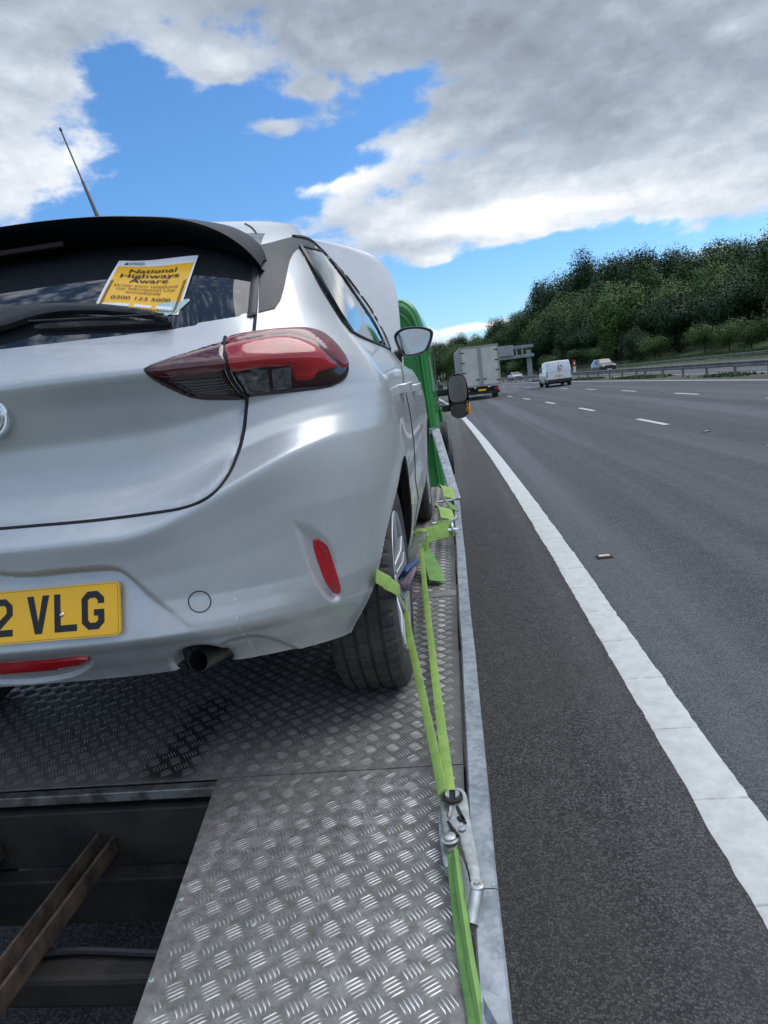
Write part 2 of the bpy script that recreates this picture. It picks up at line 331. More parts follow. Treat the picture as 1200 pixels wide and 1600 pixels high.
class MB:
    def __init__(s): s.V = []; s.F = []; s.n = 0
    def add(s, V, Fc):
        s.V.append(np.asarray(V, float)); s.F += [tuple(int(i)+s.n for i in f) for f in Fc]; s.n += len(V); return s
    def box(s, lo, hi, b=0, R=None, c=None):
        lo = np.array(lo, float); hi = np.array(hi, float)
        if b:
            bm = bmesh.new(); bmesh.ops.create_cube(bm, size=1)
            for v in bm.verts: v.co = Vector((lo+hi)/2)+Vector([v.co[i]*(hi-lo)[i] for i in range(3)])
            bmesh.ops.bevel(bm, geom=bm.edges[:], offset=b, segments=2, affect='EDGES', profile=.5)
            V = [v.co[:] for v in bm.verts]; bm.verts.ensure_lookup_table(); Fc = [[v.index for v in f.verts] for f in bm.faces]
            bm.verts.index_update(); Fc = [[v.index for v in f.verts] for f in bm.faces]; bm.free()
        else:
            V = [(x, y, z) for x in (lo[0], hi[0]) for y in (lo[1], hi[1]) for z in (lo[2], hi[2])]
            Fc = [(0, 1, 3, 2), (4, 6, 7, 5), (0, 4, 5, 1), (2, 3, 7, 6), (0, 2, 6, 4), (1, 5, 7, 3)]
        V = np.array(V, float)
        if R is not None:
            R = np.array(R); cc = np.array(c if c is not None else (lo+hi)/2); V = (V-cc)@R.T+cc
        return s.add(V, Fc)
    def tube(s, pts, r, n=10, closed=False, caps=True):
        pts = np.array(pts, float); k = len(pts)
        T = np.gradient(pts, axis=0)
        if closed: T = np.roll(pts, -1, 0)-np.roll(pts, 1, 0)
        T /= np.linalg.norm(T, axis=1)[:, None]+1e-12
        r = np.broadcast_to(r, (k,)); up = np.array([0, 0, 1.]) if abs(T[0][2]) < .9 else np.array([1., 0, 0])
        V = []
        a = np.cross(T[0], up); a /= np.linalg.norm(a)
        for i in range(k):
            a = a-T[i]*(a@T[i]); a /= np.linalg.norm(a)+1e-12; b = np.cross(T[i], a)
            for q in range(n):
                t = 2*pi*q/n; V.append(pts[i]+r[i]*(a*cos(t)+b*sin(t)))
        Fc = []
        for i in range(k if closed else k-1):
            for q in range(n):
                j = (i+1) % k; Fc.append((i*n+q, i*n+(q+1) % n, j*n+(q+1) % n, j*n+q))
        if caps and not closed: Fc += [tuple(range(n))[::-1], tuple((k-1)*n+q for q in range(n))]
        return s.add(V, Fc)
    def ribbon(s, pts, wd, width, th):
        """flat strap: centreline pts, width directions wd, thickness th"""
        pts = np.array(pts, float); wd = np.array(wd, float)
        if wd.ndim == 1: wd = np.tile(wd, (len(pts), 1))
        T = np.gradient(pts, axis=0); T /= np.linalg.norm(T, axis=1)[:, None]
        wd = wd-T*(wd*T).sum(1)[:, None]; wd /= np.linalg.norm(wd, axis=1)[:, None]; N = np.cross(T, wd)
        width = np.broadcast_to(width, (len(pts),))[:, None]
        V = []
        for a, b in ((-1, -1), (-.8, -1), (.8, -1), (1, -1), (1, 1), (.8, 1), (-.8, 1), (-1, 1)):
            k = th/2 if abs(a) < .9 else th*.3
            V.append(pts+wd*width*a/2+N*k*b)
        V = np.stack(V, 1).reshape(-1, 3)
        Fc = [tuple(f) for f in grid_faces(len(pts), 8, True)]; n = len(pts)
        Fc += [tuple(range(8))[::-1], tuple((n-1)*8+q for q in range(8))]
        return s.add(V, Fc)
    def prism(s, poly, ax, lo, hi):
        """extrude a 2-D polygon along axis ax"""
        n = len(poly); V = []
        for h in (lo, hi):
            for a, b in poly:
                V.append({0: (h, a, b), 1: (a, h, b), 2: (a, b, h)}[ax])
        return s.add(V, [tuple(range(n)), tuple(range(2*n-1, n-1, -1))]+[(i, i+n, (i+1) % n+n, (i+1) % n)[::-1] for i in range(n)])
    def lathe(s, prof, c, axis='x', n=48, mod=None):
        V = []
        for i in range(n):
            t = 2*pi*i/n
            for k, (a, r) in enumerate(prof):
                rr = r if mod is None else mod(i, k, a, r)
                if axis == 'x': V.append((c[0]+a, c[1]+rr*cos(t), c[2]+rr*sin(t)))
                elif axis == 'y': V.append((c[0]+rr*cos(t), c[1]+a, c[2]+rr*sin(t)))
                else: V.append((c[0]+rr*cos(t), c[1]+rr*sin(t), c[2]+a))
        m = len(prof); Fc = []
        for i in range(n):
            for k in range(m-1): Fc.append((i*m+k, i*m+k+1, ((i+1) % n)*m+k+1, ((i+1) % n)*m+k))
        return s.add(V, Fc)
    def build(s, name, m, parent=None, smooth=False, angle=35, local=False):
        o = obj(name, np.concatenate(s.V), s.F, m, parent, smooth, local, None)
        bm = bmesh.new(); bm.from_mesh(o.data); bmesh.ops.recalc_face_normals(bm, faces=bm.faces[:]); bm.to_mesh(o.data); bm.free()
        if smooth and angle: o.data.set_sharp_from_angle(angle=radians(angle))
        return o
def spline(pts, n=12, closed=False):
    """Catmull-Rom through pts"""
    p = np.array(pts, float); k = len(p); out = []
    rng_ = range(k if closed else k-1)
    for i in rng_:
        if closed: a, b, c, d = p[(i-1) % k], p[i], p[(i+1) % k], p[(i+2) % k]
        else: a, b, c, d = p[max(i-1, 0)], p[i], p[i+1], p[min(i+2, k-1)]
        for t in np.linspace(0, 1, n, endpoint=False):
            out.append(.5*((2*b)+(c-a)*t+(2*a-5*b+4*c-d)*t*t+(3*b-a-3*c+d)*t**3))
    if not closed: out.append(p[-1])
    return np.array(out)
def poly_len_resample(p, step):
    q = [p[0]]
    for a, b in zip(p, np.roll(p, -1, 0)):
        L = np.linalg.norm(b-a); k = max(1, int(round(L/step)))
        for t in range(1, k+1): q.append(a+(b-a)*t/k)
    return np.array(q[:-1])
def sdist(pts, poly):
    """signed distance to polygon, negative inside"""
    pts = np.asarray(pts, float); d = np.full(len(pts), 1e9); ins = np.zeros(len(pts), bool)
    n = len(poly)
    for i in range(n):
        a = poly[i]; b = poly[(i+1) % n]; e = b-a; wv = pts-a
        t = np.clip((wv@e)/(e@e+1e-12), 0, 1); dd = np.linalg.norm(wv-t[:, None]*e, axis=1); d = np.minimum(d, dd)
        c = ((a[1] > pts[:, 1]) != (b[1] > pts[:, 1])) & (pts[:, 0] < (b[0]-a[0])*(pts[:, 1]-a[1])/(b[1]-a[1]+1e-15)+a[0])
        ins ^= c
    return np.where(ins, -d, d)
def sstep(x): x = np.clip(x, 0, 1); return x*x*(3-2*x)
# ================================================================== SETTING
CURV = .0005
def rz(X, Y):
    X = np.asarray(X, float); Y = np.asarray(Y, float)
    Yp = np.maximum(Y, 0)
    rise = .0105*Yp/np.sqrt(1+(Yp/160)**2)*sstep(Yp/10)
    return rise+.016*np.clip(X-.97, 0, 11.5)
def rpt(X, Y, dz=0):
    """road coordinates (lateral offset, distance) to a scene point; the road bends left"""
    X = np.asarray(X, float); Y = np.asarray(Y, float)
    X, Y = np.broadcast_arrays(X, Y)
    Yp = np.clip(Y, -1e9, 330)
    xx = X-CURV*np.where(Y > 0, Yp**2, 0)-np.where(Y > 330, (Y-330)*2*CURV*330, 0)
    return np.stack([xx, Y, rz(X, Y)+dz], -1)
YS = np.unique(np.concatenate([np.linspace(-60, 0, 7), np.linspace(0, 60, 61), np.linspace(60, 330, 60), np.linspace(330, 1400, 14)]))
def strip(name, X0, X1, m, dz=0, ys=YS, nx=1, kind='structure', zf=None):
    xs = np.linspace(X0, X1, nx+1); G = rpt(*np.meshgrid(xs, ys), dz)
    if zf: G[..., 2] += zf(*np.meshgrid(xs, ys))
    o = obj(name, G.reshape(-1, 3), grid_faces(len(ys), nx+1), m)
    return tag(o, kind=kind)
EL0, EL1 = .78, .98
strip('hard_shoulder', -2.9, EL0+.1, M_shoulder, 0)
strip('carriageway', EL0+.1, 12.75, M_lane, 0, nx=6)
strip('central_reserve', 12.75, 14.6, M_soil, .003)
strip('opposite_carriageway', 14.6, 29.0, M_lane, 0, nx=3)
def hill(X, Y): return np.where(X > 30, (X-30)*.16, 0)+np.where(X > 60, (X-60)*.05, 0)
strip('far_verge', 29.0, 150, M_grass, .004, nx=24, zf=hill)
strip('near_verge', -120, -2.9, M_grass, .003, nx=12, zf=lambda X, Y: np.where(X < -6, (-6-X)*.06, 0))
gl = [(-4000, -300, -3), (4000, -300, -3), (4000, 5000, -3), (-4000, 5000, -3)]
tag(obj('ground', gl, [(0, 1, 2, 3)], M_grass, smooth=False), kind='structure')
# hard-shoulder edge line with its raised ribs and ragged edges
mb = MB(); ys = np.arange(.4, 60, .02); ny = len(ys)
off = np.interp(ys, [0, 3, 6], [-.045, -.02, 0])
sm_ = lambda a: np.convolve(a, [.25, .5, .25], 'same')
jl = sm_(rng.normal(0, .0022, len(ys)))+sm_(sm_(np.repeat(rng.normal(0, .0018, len(ys)//6+1), 6)[:len(ys)])); jr = sm_(rng.normal(0, .0022, len(ys)))+sm_(sm_(np.repeat(rng.normal(0, .0018, len(ys)//6+1), 6)[:len(ys)]))
blk = np.floor((ys-.29)/.52).astype(int); bo = rng.normal(0, .0018, blk.max()+2)
xs = np.stack([EL0+jl+bo[blk]+off, EL0+.02+off, EL0+.1+off, EL1-.02+off, EL1+jr+bo[blk+1]*1.0+off], 1)
ph = ((ys-.29) % .52); h = .0045+.0035*np.exp(-((ph-.03)/.022)**2)-.010*np.exp(-((ph-.0)/.008)**2)
G = rpt(xs, ys[:, None]); G[..., 2] += h[:, None]*np.array([.35, 1, 1, 1, .35])
mb.add(G.reshape(-1, 3), grid_faces(ny, 5))
ys2 = np.arange(60, 420, 4.); xs2 = np.stack([np.full(len(ys2), EL0), np.full(len(ys2), EL1)], 1); G = rpt(xs2, ys2[:, None], .006)
mb.add(G.reshape(-1, 3), grid_faces(len(ys2), 2))
tag(mb.build('edge_line', M_line, smooth=True), kind='structure')
mb = MB()
def dash(X, y0, L, wd=.11):
    yy = np.linspace(y0, y0+L, 5); G = rpt(np.stack([np.full(5, X-wd/2), np.full(5, X+wd/2)], 1), yy[:, None], .006); mb.add(G.reshape(-1, 3), grid_faces(5, 2))
for k in range(30):
    dash(4.80, 15.4+k*6.9-13.8, 2.2, .13)
    dash(8.50, 23.6+k*6.9-27.6, 2.2, .13)
yy = np.arange(-40, 420, 3.); G = rpt(np.stack([np.full(len(yy), 11.9), np.full(len(yy), 12.08)], 1), yy[:, None], .006); mb.add(G.reshape(-1, 3), grid_faces(len(yy), 2))
for X in (15.2, 18.9, 22.5, 26.2):
    yy = np.arange(-40, 420, 3.)
    if X in (15.2, 26.2): G = rpt(np.stack([np.full(len(yy), X), np.full(len(yy), X+.15)], 1), yy[:, None], .006); mb.add(G.reshape(-1, 3), grid_faces(len(yy), 2))
    else:
        for k in range(40): dash(X, k*9., 2)
tag(mb.build('lane_markings', M_line, smooth=True), kind='structure')
# road studs
def stud(X, Y, label, near):
    p = rpt(X, Y); t = empty('road_stud', p, label, 'road stud', 'reflective studs set in the carriageway')
    a = MB(); a.box((-.065, -.05, .001), (.065, .05, .012), .004); a.build('casting', M_chassis, t, local=True)
    a = MB(); a.box((-.045, -.022, .0125), (.045, .022, .021), .004); a.build('reflector', mat('stud_red', (.75, .30, .32), .3, b2=(.8, .75, .72), vscale=30) if near else M_white, t, local=True)
stud(1.19, 5.72, 'small red and white reflective stud beside the solid white edge line', True)
stud(4.84, 13.3, 'small pale stud in the lane line nearest the solid white line', False)
stud(8.55, 27.2, 'small pale stud in the farther dashed lane line', False)
stud(4.84, 27.5, 'tiny pale stud far along the nearer dashed lane line', False)
# safety barriers
def barrier(X, y0, y1, sp, label, h=.62):
    t = empty('crash_barrier', rpt(X, y0), label, 'crash barrier', None)
    prof = [(0, .10), (.045, .13), (.045, .17), (.01, .21), (.01, .24), (.045, .28), (.045, .32), (0, .36)]
    ys = np.arange(y0, y1, 2.); G = []
    for a, b in prof+[(-.02, p[1]) for p in prof[::-1]]:
        q = rpt(np.full(len(ys), X), ys); q[:, 0] -= a; q[:, 2] += h-.36+b-.05; G.append(q)
    G = np.stack(G, 1); n = G.shape[1]
    obj('rail', G.reshape(-1, 3), grid_faces(len(ys), n, True), M_barr, t, smooth=False)
    k = 0; y = y0+.5; pm = None
    while y < y1 and k < 100:
        p = rpt(X+.06, y)
        if pm is None:
            a = MB(); a.box((-.03, -.05, -.05), (.07, .05, h-.08), .005); po = a.build('post', M_barr, t, local=True); pm = po.data; po.location = Vector(p)-origin(t)
        else:
            po = bpy.data.objects.new('post', pm); COL.objects.link(po); po.parent = t; po.location = Vector(p)-origin(t)
        y += sp*(1 if k % 7 else .55); k += 1
barrier(13.35, 24, 300, 3.1, 'grey steel crash barrier on short posts along the central reserve', .74)
barrier(30.2, 40, 330, 4.0, 'pale crash barrier on the far verge below the trees')
# ------------------------------------------------------------------ trees
def leaf_cloud(n, size, R, lobes, seed, squash=1.0, base=.25, shell=.75):
    r = np.random.default_rng(seed); cs = []
    for i in range(lobes):
        u = r.normal(size=3); u /= np.linalg.norm(u); rad = r.uniform(.25, .75)
        c = u*rad*np.array(R)*.72; c[2] = abs(c[2])*1.0 if r.random() < .62 else c[2]
        cs.append((c, r.uniform(.24, .42)))
    V = []; Fc = []; NN_ = []; TT_ = []; k = 0
    per = n//lobes
    for c, q in cs:
        u = r.normal(size=(per, 3)); u /= np.linalg.norm(u, axis=1)[:, None]
        bump_ = 1+.16*np.sin(u@r.normal(size=3)*5+1)+.10*np.sin(u@r.normal(size=3)*9)
        rr = (shell+(1-shell)*r.random(per))**.5*bump_*(1+.05*r.normal(size=per)); rr = np.where(r.random(per) < .2, rr*r.random(per)**.4, rr)
        pos = c+u*rr[:, None]*q*np.array(R)*np.array([1, 1, squash])
        nrm = -(u+r.normal(size=(per, 3))*.32+np.array([0, 0, .25])); nrm /= np.linalg.norm(nrm, axis=1)[:, None]
        a = np.cross(nrm, r.normal(size=(per, 3))); a /= np.linalg.norm(a, axis=1)[:, None]; b = np.cross(nrm, a)
        sz = size*r.uniform(.5, 1.25, per)[:, None]
        nrm_ = 0
        cn = u-nrm*.35+np.array([0, 0, .2]); cn /= np.linalg.norm(cn, axis=1)[:, None]; NN_.append(np.repeat(cn, 4, 0)); TT_.append(np.full(per*4, r.random()))
        V.append(np.stack([pos-a*sz*.5, pos+b*sz*.32, pos+a*sz*.5, pos-b*sz*.32], 1).reshape(-1, 3))
        Fc.append(np.arange(per*4).reshape(-1, 4)+k); k += per*4
    return np.concatenate(V), np.concatenate(Fc), np.concatenate(NN_), np.concatenate(TT_)
def tree_proto(seed, H, Wd, leafmat, n=5200, size=.55, lobes=26, low=.16):
    r = np.random.default_rng(seed+100)
    t = empty('tree', (0, 0, -50))
    m = MB(); bend = np.array([[0, 0, -.3], [r.normal(0, .12), r.normal(0, .12), H*.3], [r.normal(0, .3), r.normal(0, .3), H*.62], [r.normal(0, .4), r.normal(0, .4), H*.9]])
    sp = spline(bend, 5); m.tube(sp, np.linspace(.028*H*.7, .03, len(sp)), 8)
    for i in range(9):
        z = H*(.25+.06*i); a = r.uniform(0, 2*pi); q = sp[np.argmin(abs(sp[:, 2]-z))]; L = Wd*.4*(1.1-z/H)+.8
        e = q+np.array([cos(a)*L, sin(a)*L, L*.6]); m.tube([q, (q+e)/2+np.array([0, 0, .2]), e], [.09, .06, .02], 5)
    m.build('trunk', M_bark, t, smooth=True, local=True)
    V, Fc, NV, TV = leaf_cloud(n, size, (Wd/2*1.25, Wd/2*1.25, H*.60), lobes, seed)
    V = V+np.array([0, 0, H*.53])
    keep = V[:, 2].reshape(-1, 4).min(1) > H*low*.25
    Fc = Fc[keep]
    me = bpy.data.meshes.new('crown'); me.from_pydata([tuple(v) for v in V], [], [tuple(int(q) for q in f) for f in Fc]); me.materials.append(leafmat); me.attributes.new('tint', 'FLOAT', 'POINT').data.foreach_set('value', TV); me.polygons.foreach_set('use_smooth', [True]*len(me.polygons)); me.normals_split_custom_set_from_vertices([tuple(q) for q in NV])
    o = link('crown', me, t)
    return t
def copy_tree(o, parent=None):
    c = o.copy(); COL.objects.link(c); c.parent = parent
    for ch in list(o.children): copy_tree(ch, c)
    return c
protos = [tree_proto(1, 16, 10, M_leaf, 15000, .36, 22), tree_proto(2, 17, 9, M_leafd, 15000, .36, 24), tree_proto(3, 14, 10, M_leaf, 13000, .36, 20), tree_proto(4, 18, 8, M_leafd, 15000, .34, 26), tree_proto(5, 6, 7.5, M_leafl, 8000, .24, 20, 0), tree_proto(6, 15, 11, M_leaf, 16000, .36, 26), tree_proto(7, 9, 9, M_leafd, 11000, .32, 22, 0)]
used = set()
ADJ = {0: 'broad mid green tree', 1: 'tall dark green tree', 2: 'rounded mid green tree', 3: 'narrow dark tall tree', 4: 'low pale green bush', 5: 'wide heavy green tree', 6: 'dark green thicket bush'}
def put_tree(k, X, Y, sc, label, group, dz=0, flat=False, sxy=1.0):
    p = protos[k]
    o = p if k not in used else copy_tree(p)
    used.add(k)
    q = rpt(X, Y); z = q[2]+float(hill(X, Y)) if X > 0 else q[2]+max(0, (-6-X)*.06)
    o.location = (q[0], q[1], z+dz); o.rotation_euler = (0, 0, random.uniform(0, 6.28)); s = sc*random.uniform(.94, 1.06); o.scale = (s*sxy, s*sxy, s)
    o['label'] = label; o['category'] = 'bush' if k in (4, 6) else 'tree'; o['group'] = group
GT = 'trees of the wood beyond the far carriageway'; GB = 'bushes along the front of the wood'
n = 0
y = 50.
while y < 345:
    for row, (X0, kinds, sc) in enumerate(((34.5, (4, 4, 6, 4), .58), (38.5, (6, 6, 2, 6), .90), (42.5, (2, 5, 0, 5), .82), (49, (0, 1, 5, 0), .92), (57, (1, 3, 1, 0), .98))):
        k = kinds[(n*5+row*3+int(y)) % 4]
        yy = y+row*2.2+random.uniform(-2.5, 2.5); X = X0+random.uniform(-1.8, 1.8)
        if row < 2 and yy > 215: continue
        g = GB if k in (4, 6) else GT
        rowd = ('at the edge of the far verge', 'in the front row of the wood', 'behind the front bushes', 'in the middle of the wood', 'in the tallest back row')[row]
        part = 'at the right edge' if yy < 100 else ('above the dark oncoming car' if yy < 140 else ('above the white van' if yy < 215 else 'far above the lorry'))
        zone = (.68 if yy < 72 else (.72 if yy < 95 else (.86 if yy < 130 else (1.10 if yy < 165 else 1.2)))) if row > 1 else 1.0
        if yy > 215: zone = 1.0
        sh = random.uniform(.80, 1.24)
        put_tree(k, X, yy, sc*zone*(sh if row > 2 else 1), f'{ADJ[k]} {rowd}, {part}', g, sxy=random.uniform(1.0, 1.25))
    n += 1; y += 7.6 if y < 140 else 10
for i, (X, Y, k, s) in enumerate([(70, 330, 0, 1.0), (60, 345, 1, .9), (48, 352, 5, .9), (38, 352, 0, .85), (28, 362, 2, .9), (18, 372, 5, .8), (8, 382, 1, .8), (-2, 392, 5, .85), (-14, 396, 0, .9), (-26, 398, 1, .85), (80, 352, 1, 1), (60, 372, 0, 1.1), (44, 384, 5, 1.0)]):
    # line of trees closing the view where the road bends away: plain scene offsets
    put_tree(k, X+CURV*330**2*0, min(Y, 329), s, f'{ADJ[k]} in the hazy far line where the motorway bends away', 'far trees closing the view at the bend')
    protos_last = [o for o in bpy.data.objects if o.name.startswith('tree')]
for i, (X, Y, k, s) in enumerate([(-26, 84, 5, .6), (-25, 104, 0, .62), (-24, 130, 5, .7), (-22, 160, 1, .7), (-20, 195, 0, .8), (-18, 235, 5, .85), (-18, 280, 1, .9)]):
    put_tree(k, X, Y, s, f'{ADJ[k]} on the near verge {("nearest the camera","second along","third along","midway along","fifth along","second from the bend","closest to the bend")[i]}', 'trees on the near verge')
# tufts in the reserve
def tufts(name, X0, X1, y0, y1, n, h, m, clump, zadd=0):
    V = []; Fc = []; k = 0; cy = rng.uniform(y0, y1, clump)
    for i in range(n):
        c = cy[rng.integers(clump)]+rng.normal(0, 1.1); c = min(max(c, y0), y1); X = rng.uniform(X0, X1); q = rpt(X, c, zadd); a = rng.uniform(0, 6.28); s = h*rng.uniform(.4, 1.2); wd = .03+.10*rng.random()
        d = np.array([cos(a), sin(a), 0])*wd; l = np.array([rng.normal(0, .3), rng.normal(0, .3), 1])*s
        V += [q-d, q+d, q+l+d*.3, q+l-d*.3]; Fc.append((k, k+1, k+2, k+3)); k += 4
    tag(obj(name, V, Fc, m, smooth=False), kind='stuff')
tufts('reserve_grass', 13.0, 14.3, 27, 100, 3400, .13, M_leafl, 9)
tufts('verge_grass', 30.8, 36.0, 40, 190, 16000, .55, M_leafl, 90, .25)
# ------------------------------------------------------------------ gantry
GX, GY = 17.6+CURV*140**2-1.0, 140.
g = empty('overhead_gantry', (GX-CURV*GY**2, GY, 1.15), 'grey overhead sign gantry spanning the road beyond the lorry', 'gantry')
a = MB(); a.box((-.45, -.5, -1), (.45, .5, 5.6), .05); a.build('leg', M_conc, g, local=True)
a = MB(); a.box((-.45-12.6, -.5, -1), (.45-12.6, .5, 5.6), .05); a.build('leg', M_conc, g, local=True)
a = MB()
for zz in (4.6, 6.4): a.box((-13, -.55, zz-.28), (.95, -.25, zz+.28)); a.box((-13, .3, zz-.28), (.95, .6, zz+.28))
for i in range(11):
    x0 = -12.9+i*1.15; a.box((x0, -.5, 4.7), (x0+.3, -.3, 6.4)); a.box((x0, -.28, 4.6), (x0+.1, .32, 4.75))
a.build('truss', M_conc, g, local=True)
a = MB(); a.box((-10.5, -.9, 4.9), (-3.0, -.62, 6.9), .05); a.build('sign_back', mat('gantry_panel', (.36, .38, .38), .6, b2=(.27, .29, .29), vscale=1.5), g, local=True)
a = MB(); a.box((-13, -1.2, 4.25), (.9, .9, 4.4)); [a.box((-12.9+i*2.3, -1.2, 4.4), (-12.8+i*2.3, -1.1, 5.2)) for i in range(6)]; a.build('walkway', M_conc, g, local=True)
mp = rpt(31.2, 101); t = empty('marker_post', (895-700, 0, 0), 'red and white marker post on the far verge right of the white van', 'marker post')
t.location = rpt(28.3, 118)+np.array([0, 0, .1]); t.scale = (.75, .75, .8)
a = MB(); a.box((-.28, -.08, 0), (.28, .08, 1.3), .03); a.build('post', M_white, t, local=True)
a = MB(); a.box((-.30, -.10, 1.3), (.30, .10, 2.6), .03); a.build('red_panel', mat('sign_red', (.55, .05, .03), .5), t, local=True)
a = MB(); a.box((-.16, -.125, 1.7), (.16, -.10, 2.2), .01); a.build('white_symbol', M_white, t, local=True)
# ================================================================== RECOVERY TRUCK
XC = -.99                                    # truck and car centre line
TR = empty('recovery_truck', (XC, 0, 0), 'green recovery truck with aluminium tread plate bed and galvanised side rails, carrying the silver car', 'recovery truck')
def deck_panel(name, poly, z=ZB, th=.004, under=M_chassis):
    """flat sheet plus its raised five-bar tread pattern, one mesh"""
    poly = np.array(poly, float); n = len(poly)
    V = [np.column_stack([poly, np.full(n, z)]), np.column_stack([poly, np.full(n, z-th)])]
    Fc = [tuple(range(n)), tuple(range(2*n-1, n-1, -1))]+[(i+n, (i+1) % n+n, (i+1) % n, i) for i in range(n)]
    Fc = [tuple(f) for f in Fc]
    a = sum(poly[i][0]*poly[(i+1) % n][1]-poly[(i+1) % n][0]*poly[i][1] for i in range(n))
    if a < 0: Fc = [f[::-1] for f in Fc]
    pit = .0570; xs = np.arange(floor(poly[:, 0].min()/pit)-1, ceil(poly[:, 0].max()/pit)+1); ys = np.arange(floor(poly[:, 1].min()/pit)-1, ceil(poly[:, 1].max()/pit)+1)
    gx, gy = np.meshgrid(xs, ys); gx = gx.ravel()*pit; gy = gy.ravel()*pit
    C = np.concatenate([np.column_stack([gx, gy, np.zeros(len(gx))]), np.column_stack([gx+pit/2, gy+pit/2, np.ones(len(gx))])])
    kinds = C[:, 2]; offs = np.arange(-2, 3)*.0072
    c = np.repeat(C[:, :2], 5, 0); kk = np.repeat(kinds, 5); o = np.tile(offs, len(C))
    ang = np.where(kk == 0, radians(33), radians(-57)); d = np.stack([np.cos(ang), np.sin(ang)], 1); p = np.stack([-np.sin(ang), np.cos(ang)], 1)
    c = c+p*o[:, None]; L = np.where(abs(o) > .012, .0165, .0195)
    ok = sdist(c, poly) < -.021; c = c[ok]; d = d[ok]; p = p[ok]; L = L[ok][:, None]; m = len(c)
    hw = .0023; hh = .0021; bow = p*.0022
    wear = rng.uniform(.7, 1.1, m)[:, None]
    q = [c-d*L-bow, c-d*L*.45-p*hw, c+d*L*.45-p*hw, c+d*L-bow, c+d*L*.45+p*hw, c-d*L*.45+p*hw, c-d*L*.5, c+d*L*.5]
    zz = [0, 0, 0, 0, 0, 0, hh, hh]
    B = np.stack([np.column_stack([a, z-.0001+b*wear[:, 0]]) for a, b in zip(q, zz)], 1).reshape(-1, 3)
    pat = np.array([(0, 1, 6), (1, 2, 7), (1, 7, 6), (2, 3, 7), (3, 4, 7), (4, 5, 6), (4, 6, 7), (5, 0, 6)])
    base = 2*n
    me = bpy.data.meshes.new(name); allV = np.concatenate(V+[B])-np.array([XC, 0, 0])
    FB = (pat[None]+np.arange(m)[:, None, None]*8+base).reshape(-1, 3)
    me.from_pydata(allV.tolist(), [], [list(f) for f in Fc]+FB.tolist())
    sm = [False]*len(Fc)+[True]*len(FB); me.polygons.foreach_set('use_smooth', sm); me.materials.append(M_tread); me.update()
    return link(name, me, TR)
DR = -.053                                    # deck right edge
q1 = P(335, 1225, 2, ZB); q2 = P(205, 1600, 2, ZB); sl_ = (q2[0]-q1[0])/(q2[1]-q1[1])
yA = q1[1]; ol = lambda y: q1[0]+(y-yA)*sl_
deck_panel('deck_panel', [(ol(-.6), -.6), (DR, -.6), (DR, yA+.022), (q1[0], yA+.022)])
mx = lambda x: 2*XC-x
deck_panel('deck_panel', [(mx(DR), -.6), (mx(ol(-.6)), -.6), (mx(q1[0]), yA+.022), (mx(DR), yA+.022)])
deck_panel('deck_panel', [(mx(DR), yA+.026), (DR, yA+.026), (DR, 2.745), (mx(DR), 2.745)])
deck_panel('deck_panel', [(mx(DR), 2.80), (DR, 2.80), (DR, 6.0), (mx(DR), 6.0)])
a = MB(); a.box((mx(DR), 2.738, ZB-.002), (DR, 2.812, ZB+.0035), .001); a.build('joint_strip', mat('joint_strip_metal', (.22, .21, .20), .5, .6, b2=(.36, .35, .34), vscale=18), TR)
a = MB(); a.box((mx(q1[0]), yA-.006, ZB-.030), (q1[0]+.002, yA+.021, ZB-.0045), .003); a.build('edge_bar', mat('greasy_galv', (.30, .30, .29), .4, .6, b2=(.09, .08, .07), vscale=20), TR)
# screws and rivets in the plate
for (x, y) in ((395, 1445), (627, 1437), (283, 1405), (236, 1532), (425, 1198), (655, 928), (660, 933)):
    p = P(x, y, 2, ZB); a = MB(); a.lathe([(0, .0052), (.001, .005), (.002, .0035), (.002, .0018), (.001, .0016), (.001, 0)], (p[0], p[1], ZB), 'z', 14); a.build('screw', M_galv, TR, smooth=True)
# chassis under the deck
M_rusty = mat('rusty_rail', (.020, .016, .013), .75, 0, b2=(.085, .060, .042), vscale=16, bump=.003, bscale=60)
def beam(name, lo, hi, b=.004): a = MB(); a.box(lo, hi, b); return a.build(name, M_chassis, TR)
for px, py, wd in ((110, 1400, .021), (22, 1300, .018)):
    q = P(px, py, 2, ZB-.14)
    a = MB(); a.box((q[0]-wd, -.6, ZB-.16), (q[0]+wd, yA-.012, ZB-.15)); a.box((q[0]-wd, -.6, ZB-.15), (q[0]-wd+.006, yA-.012, ZB-.105)); a.box((q[0]+wd-.008, -.6, ZB-.15), (q[0]+wd, yA-.012, ZB-.118)); a.build('runner_rail', M_rusty, TR)
    continue
    a = MB(); q0 = mx(q[0]); a.box((q0-wd, -.6, ZB-.16), (q0+wd, yA-.012, ZB-.15)); a.box((q0-wd, -.6, ZB-.15), (q0-wd+.006, yA-.012, ZB-.105)); a.box((q0+wd-.008, -.6, ZB-.15), (q0+wd, yA-.012, ZB-.118)); a.build('runner_rail', M_rusty, TR)
beam('cross_member', (mx(DR), yA-.01, ZB-.20), (DR, yA+.10, ZB-.05))
beam('cross_member', (mx(DR), yA-.06, ZB-.32), (DR, yA-.012, ZB-.20))
q = P(150, 1515, 2, ZB-.22)
beam('cross_member', (mx(DR), q[1]-.045, ZB-.27), (DR, q[1]+.03, ZB-.20), .012)
a = MB(); a.tube(spline([(-1.5, q[1]+.01, ZB-.185), (-1.1, q[1]-.01, ZB-.192), (-.9, q[1]+.015, ZB-.188), (-.6, q[1]+.0, ZB-.19), (-.2, q[1]+.01, ZB-.19)], 8), .008, 8); a.build('brake_hose', M_black, TR, smooth=True)
